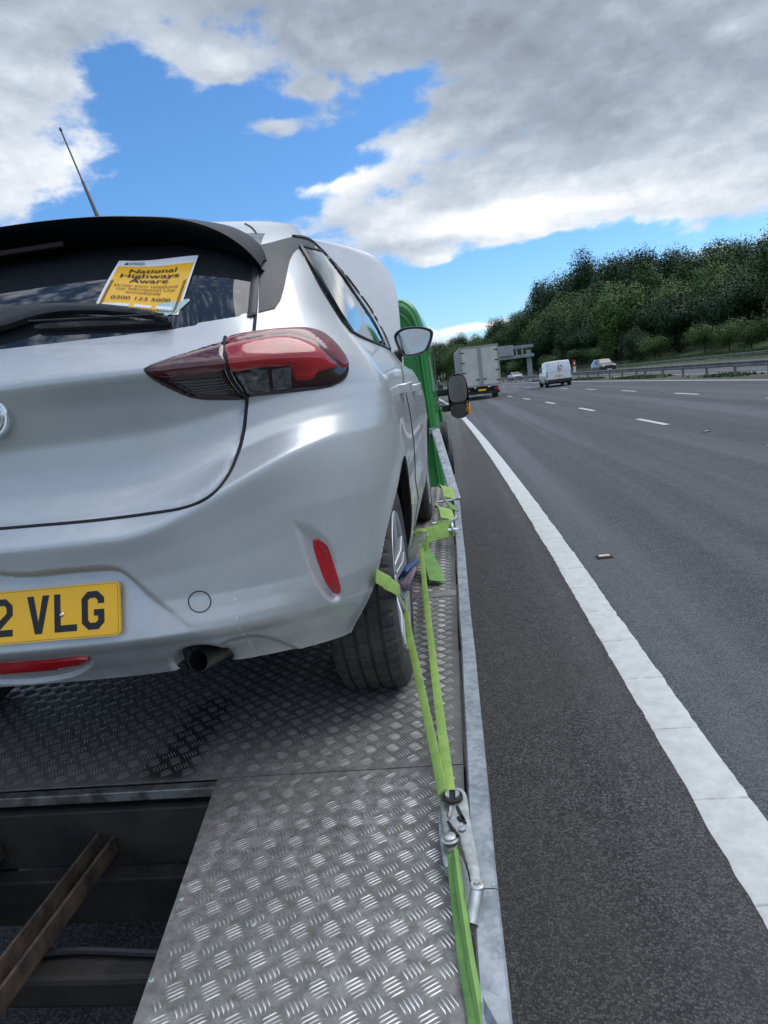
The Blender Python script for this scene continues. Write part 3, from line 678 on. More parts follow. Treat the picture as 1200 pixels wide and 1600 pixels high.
for s in (1, -1):
    x0 = XC+s*.42; beam('chassis_rail', (x0-.035, -.3, ZB-.36), (x0+.035, 8.6, ZB-.165) if False else (x0+.035, 9.3, ZB-.24))
for yy in (2.5, 3.4, 4.3, 5.2): beam('cross_member', (mx(DR), yy, ZB-.15), (DR, yy+.06, ZB-.03))
# side rails
def side_rail(sgn):
    X = lambda x: x if sgn > 0 else mx(x)
    js = [-.6, 1.022, 3.35, 5.02]
    for i in range(3):
        y0, y1 = js[i]+.0015, js[i+1]-.0015
        V = []; Fc = []
        prof = [(-.044, ZB-.07), (-.044, ZB+.018), (-.0405, ZB+.022), (-.004, ZB+.022), (0, ZB+.018), (0, ZB-.085), (-.006, ZB-.085), (-.006, ZB-.07)]
        ys = np.arange(y0, y1, .12); ys = np.append(ys, y1)
        G = np.array([[(X(a+.0009*sin(y*4.1)+.0007*sin(y*9.7)), y, b+.0006*sin(y*6)) for a, b in prof] for y in ys])
        mb = MB(); mb.add(G.reshape(-1, 3), grid_faces(len(ys), 8, True)); mb.F += [tuple(range(8)), tuple(mb.n-1-k for k in range(8))]
        mb.build('side_rail', M_galv, TR, smooth=True, angle=30)
    # stay climbing to the headboard
    p0 = np.array([X(-.026), 5.03, ZB+.02]); p1 = np.array([X(-.15), 5.95, 1.262])
    mb = MB(); d = p1-p0; mb.ribbon(np.array([p0, p0+d*.5, p1]), (1, 0, 0), .075, .03); mb.build('headboard_stay', M_galv, TR)
side_rail(1); side_rail(-1)
a = MB(); a.box((mx(-.15), 5.93, 1.235), (-.15, 5.97, 1.285), .004); a.build('headboard_top_rail', M_galv, TR)
for xx in (-.55, -1.43):
    a = MB(); a.box((xx-.025, 5.94, ZB), (xx+.025, 5.98, 1.24), .004); a.build('headboard_upright', M_galv, TR)
for (xx, yy) in ((-.008, 1.030),):
    a = MB(); a.lathe([(0, .0035), (.0015, .003), (.002, 0)], (xx, yy, ZB+.022), 'z', 10); a.build('rail_bolt', M_steel, TR, smooth=True)
# cab: green rear body with rounded shoulders
R = [P(655, 475, 1, 6.0), P(697, 757, 1, 6.0)]
hw_b = .885; hw_t = .80; zt = 2.40
sec = []
for t in np.linspace(0, 1, 14): sec.append((hw_b+(.825-hw_b)*t, .60+(2.14-.60)*t))
for a_ in np.linspace(0, pi/2, 9)[1:]: sec.append((.825-.17+.17*cos(a_), 2.14+.27*sin(a_)))
sec += [(.4, 2.435), (0, 2.45)]
sec = np.array(sec); full = np.concatenate([sec, sec[::-1][1:]*np.array([-1, 1])])
ys = [(6.0, .965, 0), (6.012, .985, 0), (6.03, .996, 0), (6.06, 1.0, 0), (6.3, 1.01, 0), (7.1, 1.03, .0), (7.5, 1.03, -.02), (8.1, 1.0, -.5), (8.6, .97, -1.05), (8.9, .93, -1.2)]
G = []
for y, k, dzz in ys:
    r = full.copy(); r[:, 0] *= k; top = np.clip((r[:, 1]-1.3)/1.1, 0, 1); r[:, 1] = r[:, 1]+dzz*top+(k-1)*.3*top
    G.append(np.column_stack([XC+r[:, 0], np.full(len(r), y), r[:, 1]]))
G = np.array(G); m_ = len(full)
Fc = [tuple(f) for f in grid_faces(len(ys), m_)]+[tuple(range(m_))[::-1], tuple((len(ys)-1)*m_+i for i in range(m_))]
mb = MB(); mb.add(G.reshape(-1, 3), Fc); mb.build('cab', M_green, TR, smooth=True, angle=28)
# recessed rear panel with pressed ridges and rim
ins = full.copy(); ins[:, 0] *= .90; ins[:, 1] = .72+(ins[:, 1]-.6)*.90
rim = []; 
for k, yy in ((1.0, 5.992), (.985, 5.975), (.965, 5.992)):
    rim.append(np.column_stack([XC+full[:, 0]*.955*k, np.full(m_, yy), .62+(full[:, 1]-.62)*.985*k]))
mb = MB(); mb.add(np.array(rim).reshape(-1, 3), grid_faces(3, m_)); mb.build('rear_rim', M_green, TR, smooth=True)
for k in range(7):
    s_ = 1-.1*k if k < 6 else .45
    pts = np.column_stack([XC+full[:, 0]*(.90-.085*k), np.full(m_, 5.992), .8+(full[:, 1]-.8)*(.93-.05*k)])
    if k < 1: mb = MB(); mb.tube(pts[6:-6], .012, 6); mb.build('pressed_ridge', M_green, TR, smooth=True)
mb = MB(); mb.box((XC-.70, 8.0, 1.45), (XC+.70, 8.35, 1.5)); 
# door, window, wheel arch, mirror each side
for s in (1, -1):
    X = XC+s*.91
    a = MB(); a.box((X-.03, 6.9, .62), (X-.004, 8.1, 1.42), .008); a.build('cab_door', M_green, TR)
    a = MB(); a.box((X-.075, 6.98, 1.45), (X-.038, 7.9, 2.0), .01); a.build('cab_window', M_glass, TR)
    # flared black arch / wheel behind the cab corner
    a = MB(); a.lathe([(-.09, .20), (-.10, .30), (-.06, .345), (.035, .345), (.062, .315), (.066, .20), (.03, .14), (.0, .12)], (XC+s*.885, 7.9, .50), 'x', 40); o = a.build('front_wheel', M_rubber, TR, smooth=True)
    a = MB(); q = np.array([(XC+s*.935, 7.9+.43*cos(t), .72+.30*sin(t)) for t in np.linspace(-.2, pi+.2, 18)]); a.ribbon(q, (1, 0, 0), .07, .03); a.build('wheel_arch_flare', M_black, TR, smooth=True)
    a = MB(); a.lathe([(-.11, .20), (-.12, .32), (-.08, .36), (.08, .36), (.12, .32), (.11, .20), (.02, .14), (0, .02)], (XC+s*.80, 3.3, .36), 'x', 40); a.build('rear_wheel', M_rubber, TR, smooth=True)
    a = MB(); a.lathe([(-.11, .20), (-.12, .32), (-.08, .36), (.08, .36), (.12, .32), (.11, .20), (.02, .14), (0, .02)], (XC+s*.80, 2.45, .36), 'x', 40); a.build('rear_wheel', M_rubber, TR, smooth=True)
# visible black round wheel arch moulding at the cab corner
p = P(694, 688, 1, 6.35)
a = MB(); a.lathe([(-.05, .10), (-.05, .145), (-.03, .16), (.015, .16), (.035, .14), (.03, .09), (.0, .06), (0, .0)], (XC+.905, 6.75, 1.13), 'x', 32, ); a.build('rubber_buffer', M_black, TR, smooth=True)
def mirror(sgn):
    Ym = 7.2; sx = lambda p: np.array([p[0] if sgn > 0 else mx(p[0]), p[1], p[2]])
    c = sx(P(716, 619, 1, Ym)); hwx, hz = .108, .232
    def shell(k, y, e=3.2): 
        t = np.linspace(0, 2*pi, 36, endpoint=False); ct, st_ = np.cos(t), np.sin(t)
        x = np.sign(ct)*abs(ct)**(2/e)*hwx*k; z = np.sign(st_)*abs(st_)**(2/e)*hz*(k if k < 1 else 1); x = x*(1-.10*(z < 0)*(-z/hz)**2)
        return np.column_stack([c[0]+x, np.full(36, y), c[2]+z])
    Gs = [shell(.90, Ym+.012), shell(.93, Ym-.006), shell(.985, Ym-.012), shell(1.0, Ym), shell(1.0, Ym+.03), shell(.9, Ym+.09), shell(.6, Ym+.13), shell(.05, Ym+.14)]
    mb = MB(); mb.add(np.concatenate(Gs), grid_faces(8, 36, True)); h = mb.build('door_mirror', M_black, TR, smooth=True)
    # upper flat glass
    z0 = c[2]-hz*.30
    def half(lo, hi, y, name, tilt):
        t = np.linspace(0, 2*pi, 28, endpoint=False); cx = c[0]; cz = (lo+hi)/2; hh = (hi-lo)/2
        V = [(cx+np.sign(cos(q))*abs(cos(q))**.5*hwx*.86, y-tilt*np.sign(sin(q))*abs(sin(q))**.5*.012, cz+np.sign(sin(q))*abs(sin(q))**.5*hh) for q in t]
        o = obj(name, V, [tuple(range(28))[::-1]], M_mirror, TR, smooth=False); o.parent = h; return o
    half(z0+.010, c[2]+hz*.92, Ym-.002, 'mirror_glass', .6); half(c[2]-hz*.92, z0-.012, Ym-.004, 'wide_angle_glass', 1.3)
    a = MB(); a.box((c[0]-hwx*.93, Ym-.012, z0-.008), (c[0]+hwx*.93, Ym+.01, z0+.006), .002); o = a.build('glass_divider', M_black, TR); o.parent = h
    q = sx(P(731, 637, 1, Ym+.02)); a = MB()
    t = np.linspace(0, 2*pi, 16, endpoint=False); a.lathe([(-.075, .01), (-.06, .024), (0, .032), (.055, .024), (.075, .008)], (q[0], q[1], q[2]), 'z', 16); o = a.build('indicator_lamp', M_amber, TR, smooth=True); o.parent = h
    for (yy) in (612, 637):
        q = sx(P(706, yy, 1, Ym+.06)); e = np.array([XC+sgn*.86, Ym+.12, q[2]])
        a = MB(); a.box((min(q[0]+sgn*.02, e[0]), Ym+.02, q[2]-.035), (max(q[0]+sgn*.02, e[0]), Ym+.10, q[2]+.035), .012); o = a.build('mirror_arm', M_black, TR); o.parent = h
mirror(1); mirror(-1)
a = MB(); a.box((XC-.5, 8.86, .5), (XC+.5, 8.92, .62)); a.build('bumper', M_black, TR)
a = MB(); a.box((XC-.72, 8.02, 1.44), (XC+.72, 8.40, 1.47)); a.build('windscreen_base', M_black, TR)
# ================================================================== SILVER HATCHBACK
YR = 1.27
CAR = empty('hatchback_car', (XC, YR, ZB), 'silver five-door hatchback with raised bonnet, strapped down on the tread plate bed', 'car')
def L2W(p): return np.asarray(p, float)+np.array([XC, YR, ZB])
def W2L(p): return np.asarray(p, float)-np.array([XC, YR, ZB])
WC = (.70, .31); RA = .372; FWC = (3.235, .31)
# ---- base surface of the right half: rows along height, columns round the plan
rearz = [.20, .245, .28, .327, .352, .373, .41, .45, .50, .55, .60, .635, .648, .66, .685, .70, .73, .78, .85, .92, .955, .972, .985, 1.035, 1.05, 1.12, 1.20, 1.28, 1.36, 1.40]
reary = [.062, .045, .028, .010, -.004, -.012, -.008, .0, .006, .010, .008, .002, .002, .014, .040, .054, .080, .100, .104, .086, .068, .058, .066, .108, .118, .165, .225, .305, .45, .62]
sidez = [.20, .28, .35, .45, .60, .72, .82, .90, .955, 1.00, 1.04, 1.09, 1.20, 1.30, 1.36, 1.40]
sidex = [.745, .775, .796, .810, .818, .825, .825, .815, .797, .770, .745, .720, .688, .650, .618, .578]
def smooth_tab(z, v, sig):
    zz = np.linspace(.15, 1.45, 1301); vv = np.interp(zz, z, v); k = np.arange(-60, 61)*.001; g_ = np.exp(-(k/sig)**2/2); g_ /= g_.sum()
    return zz, np.convolve(np.pad(vv, 60, mode='edge'), g_, 'valid')
RZ = smooth_tab(rearz, reary, .0048); _b = smooth_tab(rearz, reary, .045)[1]; _w = sstep((RZ[0]-1.05)/.05); RZ = (RZ[0], RZ[1]*(1-_w)+_b*_w); SX = smooth_tab(sidez, sidex, .018)
NR, NU = 250, 330
zrow = np.interp(np.linspace(0, 1, NR), np.linspace(0, 1, 6), [.20, .40, .70, 1.0, 1.2, 1.40])
zrow = np.linspace(.20, 1.40, NR)
NC = 190                                    # columns on the rear + corner, rest along the side
tt = np.linspace(0, 1, NC)
NSD = 200; ysd = np.linspace(0, 1, NSD+1)[1:]; NFR = 40
n_e = 2.75
def zlift(x): return .145*sstep((x-.28)/.48)
def section(z):
    """plan curve for nominal height z -> (x, y) arrays and z array"""
    Lc = float(np.interp(z, [.2, .9, 1.05, 1.4], [.56, .58, .50, .34]))
    w_ = float(np.interp(z, *SX))
    th = tt*pi/2
    x = w_*np.sin(th)**(2/n_e*1.0); x[0] = 0
    # even out spacing near the centre
    xs = np.interp(np.linspace(0, 1, NC), np.linspace(0, 1, NC), x)
    u = x/w_; yo = Lc*(1-(np.maximum(0, 1-u**n_e))**(1/n_e))
    ze = zlift(x); zL = .648+ze; zq = np.where(z < .5, z, np.where(z < zL, .5+(z-.5)*(.148/(zL-.5)), np.where(z < .972, .648+(z-zL)*(.324/(.972-zL)), z)))
    fade = sstep((.80-x)/.25)
    yp = np.interp(zq, *RZ)
    yp_soft = np.interp(z, [.2, .34, .45, .65, .8, .96, 1.05, 1.12, 1.2, 1.28, 1.36, 1.4], [.062, .02, .0, .02, .07, .095, .118, .165, .225, .305, .45, .62])
    k = .25+.75*fade
    y = (yp*k+yp_soft*(1-k))+yo
    yend = y[-1]
    ys = yend+(3.42-yend)*ysd
    yf = 3.42+.64*np.sin(np.linspace(0, pi/2, NFR+1)[1:]); 
    xsd = np.full(NSD, w_)
    xf = w_*np.cos(np.linspace(0, pi/2, NFR+1)[1:])**.55
    X = np.concatenate([x, xsd, xf]); Y = np.concatenate([y, ys, yf])
    # plan taper of the glasshouse and nose
    return X, Y
X = np.zeros((NR, NC+NSD+NFR)); Y = X.copy(); Z = X.copy()
for i, z in enumerate(zrow):
    X[i], Y[i] = section(z); Z[i] = z
Xn = X/np.maximum(X.max(1)[:, None], 1e-6)
# bottom contour
zb = np.interp(Y, [-.1, .10, .30, .40, 1.1, 1.3, 2.7, 3.6, 4.1], [.335, .322, .292, .285, .235, .205, .205, .22, .22])
Z = np.where(zrow[:, None] < .5, zb+(zrow[:, None]-.2)*(.5-zb)/.3, Z)
# roof line, windscreen and bonnet: rows above the belt sink towards the front
zr_ = np.interp(Y, [.45, .9, 1.6, 2.15, 2.45, 3.08, 3.2, 3.7, 4.0, 4.1], [1.368, 1.398, 1.405, 1.375, 1.325, 1.02, .985, .90, .80, .70])
belt = 1.0
Z = np.where(Z > belt, belt+(Z-belt)*(zr_-belt)/.4, Z)
low = Y > 3.0
Z = np.where(low & (zrow[:, None] > .6), np.minimum(Z, .6+(zrow[:, None]-.6)*np.clip((zr_-.6)/.4, .1, 1.0)), Z)
# belt rises slightly rearward haunch, door hollow, wheel arch swell
hx = np.exp(-((Y-.62)/.38)**2)*np.exp(-((Z-.80)/.16)**2)*.012
door = np.exp(-((Z-.50)/.10)**2)*sstep((Y-1.05)/.3)*sstep((2.95-Y)/.3)*.016
sw = np.zeros_like(X)
for c in (WC, FWC):
    rr = np.hypot(Y-c[0], Z-c[1]); sw += .012*np.exp(-((rr-RA)/.035)**2)
isd = sstep((Y-.30)/.2)
X = X+(hx-door)*isd*(X > .3)+sw*(X > .6)*isd
X = X*(1-.022*np.exp(-((Y-.28)/.20)**2)*sstep((.75-Z)/.3)*(X > .5))
sill = np.exp(-((Z-.27)/.05)**2)*sstep((Y-1.1)/.2)*sstep((2.9-Y)/.2)*.012; X = X+sill*(X > .5)
# ---- displacements on the rear, placed from the outline each feature has on the car
PX = proj(L2W(np.stack([X, Y, Z], -1))); px = PX.reshape(-1, 2)
vis = (Y < .6)
# number plate recess: a tilted plane cut into the bumper, trapezoid widening downwards
rec = spline([(-60, 907), (40, 898), (120, 890), (172, 888), (198, 898), (232, 926), (262, 949), (290, 970), (300, 985), (262, 1000), (150, 1016), (40, 1026), (-60, 1032)], 5, True)
d = sdist(px, rec).reshape(X.shape)
plane = -.010+(Z-.435)*.33
mk = sstep((-d+2.5)/11)*vis*(X < .5)
prof_c = np.interp(np.broadcast_to(zrow[:, None], X.shape), *RZ)
Y = Y+mk*np.clip(plane-prof_c, 0, 1)
# scoop round the reflector
sc = spline([(452, 812), (478, 818), (505, 836), (522, 862), (533, 905), (539, 934), (520, 944), (498, 922), (480, 885), (466, 845)], 6, True)
d = sdist(px, sc).reshape(X.shape)
gradl = np.clip((PX[..., 0]-450)/60, 0, 1)
mk = sstep((-d)/14)*vis*gradl
Y = Y+mk*.016; X = X-mk*.012
# crisp ridge above scoop
# lower valance tuck beside the exhaust
va = spline([(385, 992), (420, 994), (452, 1006), (486, 1024), (470, 1050), (380, 1060), (340, 1010)], 6, True)
d = sdist(px, va).reshape(X.shape); mk = sstep((-d)/8)*vis; Y = Y+mk*.010
# fog lamp pocket
fg = spline([(-60, 1034), (60, 1030), (125, 1024), (145, 1030), (138, 1046), (100, 1062), (20, 1072), (-60, 1078)], 6, True)
d = sdist(px, fg).reshape(X.shape); mk = sstep((-d)/7)*vis; Y = Y+mk*.012
# exhaust cut-out: surface rolls inward near the opening
EXC = np.array([309., 1040.]); EXR = np.array([46., 34.])
ex = np.hypot((px[:, 0]-EXC[0])/EXR[0], (px[:, 1]-EXC[1])/EXR[1]).reshape(X.shape)
exl = W2L(P(309, 1040, 1, YR+.062)); ERX, ERZ = .060, .047
ev = np.stack([(X-exl[0])/ERX, (Z-exl[2])/ERZ], -1); er = np.linalg.norm(ev, axis=-1)
cut = (er < 1) & (Y < .3)
sn = np.where(cut, 1/np.maximum(er, 1e-5), 1)
X_s = exl[0]+(X-exl[0])*sn; Z_s = np.where(cut, exl[2]+(Z-exl[2])*sn, Z)
roll = np.exp(-np.clip(er-1, 0, 9)/.10)*(Y < .3)*.010
X = np.where(cut, X_s, X); Z = Z_s; Y = Y+roll
BV = L2W(np.stack([X, Y, Z], -1)).reshape(-1, 3)
ncol = X.shape[1]
# roof cap
K = np.linspace(1, 0, 22)[1:]; top = np.stack([X[-1], Y[-1], Z[-1]], -1); caps = []
for k in K:
    s_ = sstep((top[:, 1]-.30)/.7)*np.where(top[:, 1] > 2.2, np.interp(top[:, 1], [2.2, 3.1, 4.1], [1, .75, .6]), 1)
    q = top.copy(); q[:, 0] *= k; q[:, 2] += (.012+.036*s_)*(1-k**2.2); caps.append(q)
G = np.concatenate([np.stack([X, Y, Z], -1), np.array(caps)], 0); nrow = G.shape[0]
GW = L2W(G)
FF = grid_faces(nrow, ncol).reshape(nrow-1, ncol-1, 4)
fc = GW[:-1, :-1]; lc = W2L((GW[:-1, :-1]+GW[1:, 1:])/2)
kill = np.zeros((nrow-1, ncol-1), bool)
kill[:NR-1] |= cut[:-1, :-1] & cut[1:, 1:] & cut[1:, :-1] & cut[:-1, 1:]
# wheel arches: snap the ring, delete inside
side = GW.copy(); Lr = W2L(side)
for c in (WC, FWC):
    rr = np.hypot(Lr[..., 1]-c[0], Lr[..., 2]-c[1]); inn = (rr < RA) & (Lr[..., 0] > .5)
    allin = inn[:-1, :-1] & inn[1:, :-1] & inn[:-1, 1:] & inn[1:, 1:]
    kill |= allin
    f_ = RA/np.maximum(rr, 1e-6)
    Lr[..., 1] = np.where(inn, c[0]+(Lr[..., 1]-c[0])*f_, Lr[..., 1]); Lr[..., 2] = np.where(inn, c[1]+(Lr[..., 2]-c[1])*f_, Lr[..., 2])
GW = L2W(Lr)
lc = W2L((GW[:-1, :-1]+GW[1:, 1:]+GW[:-1, 1:]+GW[1:, :-1])/4)
# panel split: bumper, rear door, front door, shell, windscreen
part = np.zeros((nrow-1, ncol-1), int)
yb_ = lc[..., 1]; zb2 = lc[..., 2]; colid = np.arange(ncol-1)[None, :]; rowid = np.arange(nrow-1)[:, None]
part[(zb2 < .90) & (yb_ < .36) & (rowid < NR)] = 1
part[(zb2 > .30) & (zb2 < 1.06) & (yb_ > 1.03) & (yb_ < 1.86) & (lc[..., 0] > .5) & (rowid < NR)] = 2
part[(zb2 > .30) & (zb2 < 1.06) & (yb_ > 1.86) & (yb_ < 2.90) & (lc[..., 0] > .5) & (rowid < NR)] = 3
part[(yb_ > 2.42) & (yb_ < 3.06) & (rowid >= NR-30)] = 4
allV = GW.reshape(-1, 3); MIR = allV.copy(); MIR[:, 0] = mx(MIR[:, 0])
bvh = BVHTree.FromPolygons([Vector(v) for v in allV], [tuple(int(q) for q in f) for f in FF.reshape(-1, 4)[(~kill).ravel()]])
bvh_solid = BVHTree.FromPolygons([Vector(v) for v in allV], [tuple(int(q) for q in f) for f in FF.reshape(-1, 4)])
# smooth vertex normals of the whole half so that split panels shade as one skin
dU = np.gradient(GW, axis=1); dV_ = np.gradient(GW, axis=0); NN = np.cross(dU, dV_); NN /= np.linalg.norm(NN, axis=2)[..., None]+1e-12
NNf = NN.reshape(-1, 3)
def submesh(faces, name, m, parent, mirror=False, both=True):
    V = []; Fc = []; Nn = []
    ids = np.unique(faces); rem = -np.ones(len(allV), int); rem[ids] = np.arange(len(ids))
    A = allV[ids]; Na = NNf[ids]; Fa = rem[faces]
    V = A; Fc = Fa; Nn = Na
    if mirror:
        V = A.copy(); V[:, 0] = mx(V[:, 0]); Nn = Na*np.array([-1, 1, 1]); Fc = Fa[:, ::-1]
    elif both:
        B = A.copy(); B[:, 0] = mx(B[:, 0]); V = np.concatenate([A, B]); Nn = np.concatenate([Na, Na*np.array([-1, 1, 1])]); Fc = np.concatenate([Fa, Fa[:, ::-1]+len(A)])
    o = obj(name, V, Fc, m, parent, True)
    if name != 'windscreen': o.data.normals_split_custom_set_from_vertices([tuple(n_) for n_ in Nn])
    return o
FA = FF.reshape(-1, 4); pk = part.ravel(); ok = ~kill.ravel()
# orientation check
f0 = FA[ok][5000]; 
shell = submesh(FA[ok & (pk == 0)], 'body_shell', M_silver, CAR)
bumper = submesh(FA[ok & (pk == 1)], 'rear_bumper', M_silver, CAR)
DOORS = {}
for k_, nm in ((2, 'rear_door'), (3, 'front_door')):
    DOORS[k_] = submesh(FA[ok & (pk == k_)], nm, M_silver, CAR, both=False)
    submesh(FA[ok & (pk == k_)], nm, M_silver, CAR, mirror=True)
submesh(FA[ok & (pk == 4)], 'windscreen', M_glass, CAR)
# ---- ray helpers on the skin
MISS = []
def hitpx(x, y, b=None):
    o = Vector(CP); d = Vector(ray(x, y)).normalized(); r = (b or bvh_solid).ray_cast(o, d)
    if r[0] is not None: return np.array(r[0]), np.array(r[1])
    best = None
    for t in np.linspace(1.3, 7, 120):
        q = (b or bvh_solid).find_nearest(o+d*t)
        if q[0] is not None and (best is None or q[3] < best[0]): best = (q[3], np.array(q[0]), np.array(q[1]))
    MISS.append((x, y, best[0])); return best[1], best[2]
def nrm(n): 
    return n if n@(CP-np.array([XC, YR+1, ZB+.5])) > 0 else -n
def onskin_y(x, z):
    xa = abs(x); r = bvh_solid.ray_cast(Vector(L2W((xa, -1, z))), Vector((0, 1, 0)))
    if r[0] is None: return None, None
    p = W2L(np.array(r[0])); n = np.array(r[1]); n = -n if n[1] > 0 else n
    if x < 0: p = p*np.array([-1, 1, 1]); n = n*np.array([-1, 1, 1])
    return p, n
def tri(poly, step):
    pb = poly_len_resample(np.array(poly), step); lo, hi = pb.min(0), pb.max(0)
    g = np.stack(np.meshgrid(np.arange(lo[0], hi[0], step), np.arange(lo[1], hi[1], step)), -1).reshape(-1, 2)
    g[:, 0] += (np.arange(len(g)) % 2)*1e-4
    g = g[sdist(g, pb) < -step*.45]
    pts = [Vector(p) for p in np.concatenate([pb, g])]; n = len(pb)
    v, e, f, *_ = delaunay_2d_cdt(pts, [(i, (i+1) % n) for i in range(n)], [list(range(n))], 1, 1e-5)
    return np.array([q[:] for q in v]), [tuple(t) for t in f], pb
def finish(name, V3, N3, fs, pb_mask, off, depth, m, parent, mirror, label=None):
    V3 = V3+N3*off[:, None]
    nb = np.where(pb_mask)[0]
    V = list(V3); F_ = list(fs)
    # skirt
    cnt = {}
    for f in fs:
        for a, b in zip(f, f[1:]+f[:1]):
            k = (min(a, b), max(a, b)); cnt.setdefault(k, []).append((a, b))
    idx = {}
    for k, l in cnt.items():
        if len(l) == 1:
            a, b = l[0]
            for q in (a, b):
                if q not in idx: idx[q] = len(V); V.append(V3[q]-N3[q]*depth)
            F_.append((b, a, idx[a], idx[b]))
    V = np.array(V)
    out = []
    for mi_ in ((0, 1) if mirror else (0,)):
        W = V.copy()
        if mi_: W[:, 0] = mx(W[:, 0])
        mb = MB(); mb.add(W, F_); o = mb.build(name, m, parent, smooth=True, angle=50)
        if name in ('rear_window', 'side_window', 'quarter_glass', 'pillar_trim'):
            Nc = N3.copy()
            if mi_: Nc[:, 0] *= -1
            full_n = np.array([v.normal[:] for v in o.data.vertices]); full_n[:len(Nc)] = Nc
            o.data.normals_split_custom_set_from_vertices([tuple(q) for q in full_n])
        # make the face outside point at the viewer side
        out.append(o)
    return out
def patch_px(name, poly, m, parent=None, off=.0015, edge=.004, epx=5, step=6, depth=.01, smooth=True, mirror=True, bulge=0, b=None, wob=0):
    """panel following the skin; outline = where its edge lies on the car"""
    pl = spline(poly, 6, True) if smooth else np.array(poly, float)
    v, f, pb = tri(pl, step); d = -sdist(v, pb)
    A, B = [], []
    for q in v:
        p, n = hitpx(q[0], q[1], b)
        if p is None: A.append([np.nan]*3); B.append([0, 0, 1]); continue
        A.append(p); B.append(n if n@(CP-p) > 0 else -n)
    A = np.array(A); B = np.array(B, float)
    bad = np.isnan(A[:, 0])
    for i in np.where(bad)[0]:
        j = np.argmin(np.where(bad, 1e9, np.hypot(*(v-v[i]).T))); A[i] = A[j]; B[i] = B[j]
    # average the normals
    B = fit_n(v, sm_n(B, f, 4), 2) if name in ('side_window', 'quarter_glass', 'pillar_trim') else sm_n(B, f, 3)
    o_ = off-edge*(1-sstep(d/epx))+bulge*sstep(d/(epx*3))
    return finish(name, A, B, f, d < .3, o_, depth, m, parent or CAR, mirror)
def fit_n(v, B, deg=3):
    c = v.mean(0); sc_ = np.ptp(v, axis=0).max(); q = (v-c)/sc_
    A_ = np.stack([q[:, 0]**i*q[:, 1]**j for i in range(deg+1) for j in range(deg+1-i)], 1)
    R_ = A_@np.linalg.lstsq(A_, B, rcond=None)[0]; return R_/np.linalg.norm(R_, axis=1)[:, None]
def sm_n(B, f, it=3):
    for _ in range(it):
        C = B.copy()
        for t in f:
            s_ = B[list(t)].sum(0)
            for q in t: C[q] += s_
        B = C/np.linalg.norm(C, axis=1)[:, None]
    return B
def px2xz(pts): 
    out = []
    for x, y in pts:
        p, n = hitpx(x, y)
        if p is None: print('MISS', x, y); continue
        p = W2L(p); out.append((p[0], p[2]))
    return out
def patch_xz(name, poly, m, parent=None, off=.0015, edge=.004, ed=.006, step=.012, depth=.01, bulge=0, smooth=False):
    pl = spline(poly, 6, True) if smooth else np.array(poly, float)
    v, f, pb = tri(pl, step); d = -sdist(v, pb); A, B = [], []
    for q in v:
        p, n = onskin_y(*q)
        if p is None: A.append([np.nan]*3); B.append([0, -1, 0]); continue
        A.append(L2W(p)); B.append(n)
    A = np.array(A); B = np.array(B, float); bad = np.isnan(A[:, 0])
    for i in np.where(bad)[0]:
        j = np.argmin(np.where(bad, 1e9, np.hypot(*(v-v[i]).T))); A[i] = A[j]; B[i] = B[j]
    B = fit_n(np.abs(v), sm_n(B, f, 4), 3) if name == 'side_only' else (fit_n(v, sm_n(B, f, 4), 4) if name == 'rear_window' else sm_n(B, f, 3))
    o_ = off-edge*(1-sstep(d/ed))+bulge*sstep(d/.04)
    return finish(name, A, B, f, d < 1e-4, o_, depth, m, parent or CAR, False)
def skinline(pts, n=8, off=0.0):
    out = []
    for x, y in spline(pts, n):
        p, nn = hitpx(x, y)
        if p is None: continue
        nn = nn if nn@(CP-p) > 0 else -nn; out.append(p+nn*off)
    return np.array(out)
def seam(name, pts, r=.0022, m=M_seam, off=0.0, parent=None, mirror=True, n=8):
    q = skinline(pts, n, off)
    for k in ((0, 1) if mirror else (0,)):
        w_ = q.copy()
        if k: w_[:, 0] = mx(w_[:, 0])
        mb = MB(); mb.tube(w_, r, 6); mb.build(name, m, parent or CAR, smooth=True)
def mirrored(pts): return list(pts)+[(-x, z) for x, z in pts[::-1] if x > 1e-4]
# ---- tailgate
tgp = [(404, 400), (402, 440), (399, 492), (396, 524), (392, 560), (386, 622), (382, 665), (373, 705), (357, 742), (332, 772), (292, 792), (230, 803), (150, 813), (60, 821), (0, 826)]
tg = px2xz(tgp); tg = [(tg[0][0]-.012, 1.30)]+tg+[(0, tg[-1][1]+.001)]
tailgate = patch_xz('tailgate', mirrored(tg), M_silver, off=.0022, edge=.006, ed=.006, step=.011, depth=.012)[0]
for s in (1, -1):
    line = []
    for x, z in spline(tg[1:], 5):
        p, n = onskin_y(x, z)
        if p is not None: line.append(L2W(p+n*(-.0005))*1.0)
    line = np.array(line)
    if s < 0: line[:, 0] = mx(line[:, 0])
    mb = MB(); mb.tube(line, .0042, 6); mb.build('tailgate_gap', M_seam, CAR, smooth=True)
# rear window and black side fillets
gw = px2xz([(405, 408), (403, 450), (399.5, 492), (330, 506), (267, 519), (180, 530), (90, 540), (0, 549)])
gw = [(gw[0][0]-.015, 1.315)]+gw+[(0, gw[-1][1]+.001)]
rw = patch_xz('rear_window', mirrored(gw), M_glass, off=.0042, edge=.003, ed=.005, step=.014, depth=.006)[0]; rw.parent = tailgate
patch_px('window_side_trim', [(397, 400), (405, 400), (403.5, 450), (400, 494), (386, 497), (390, 450)], M_trim, off=.0075, edge=.002, epx=2, step=4, depth=.006, smooth=False)
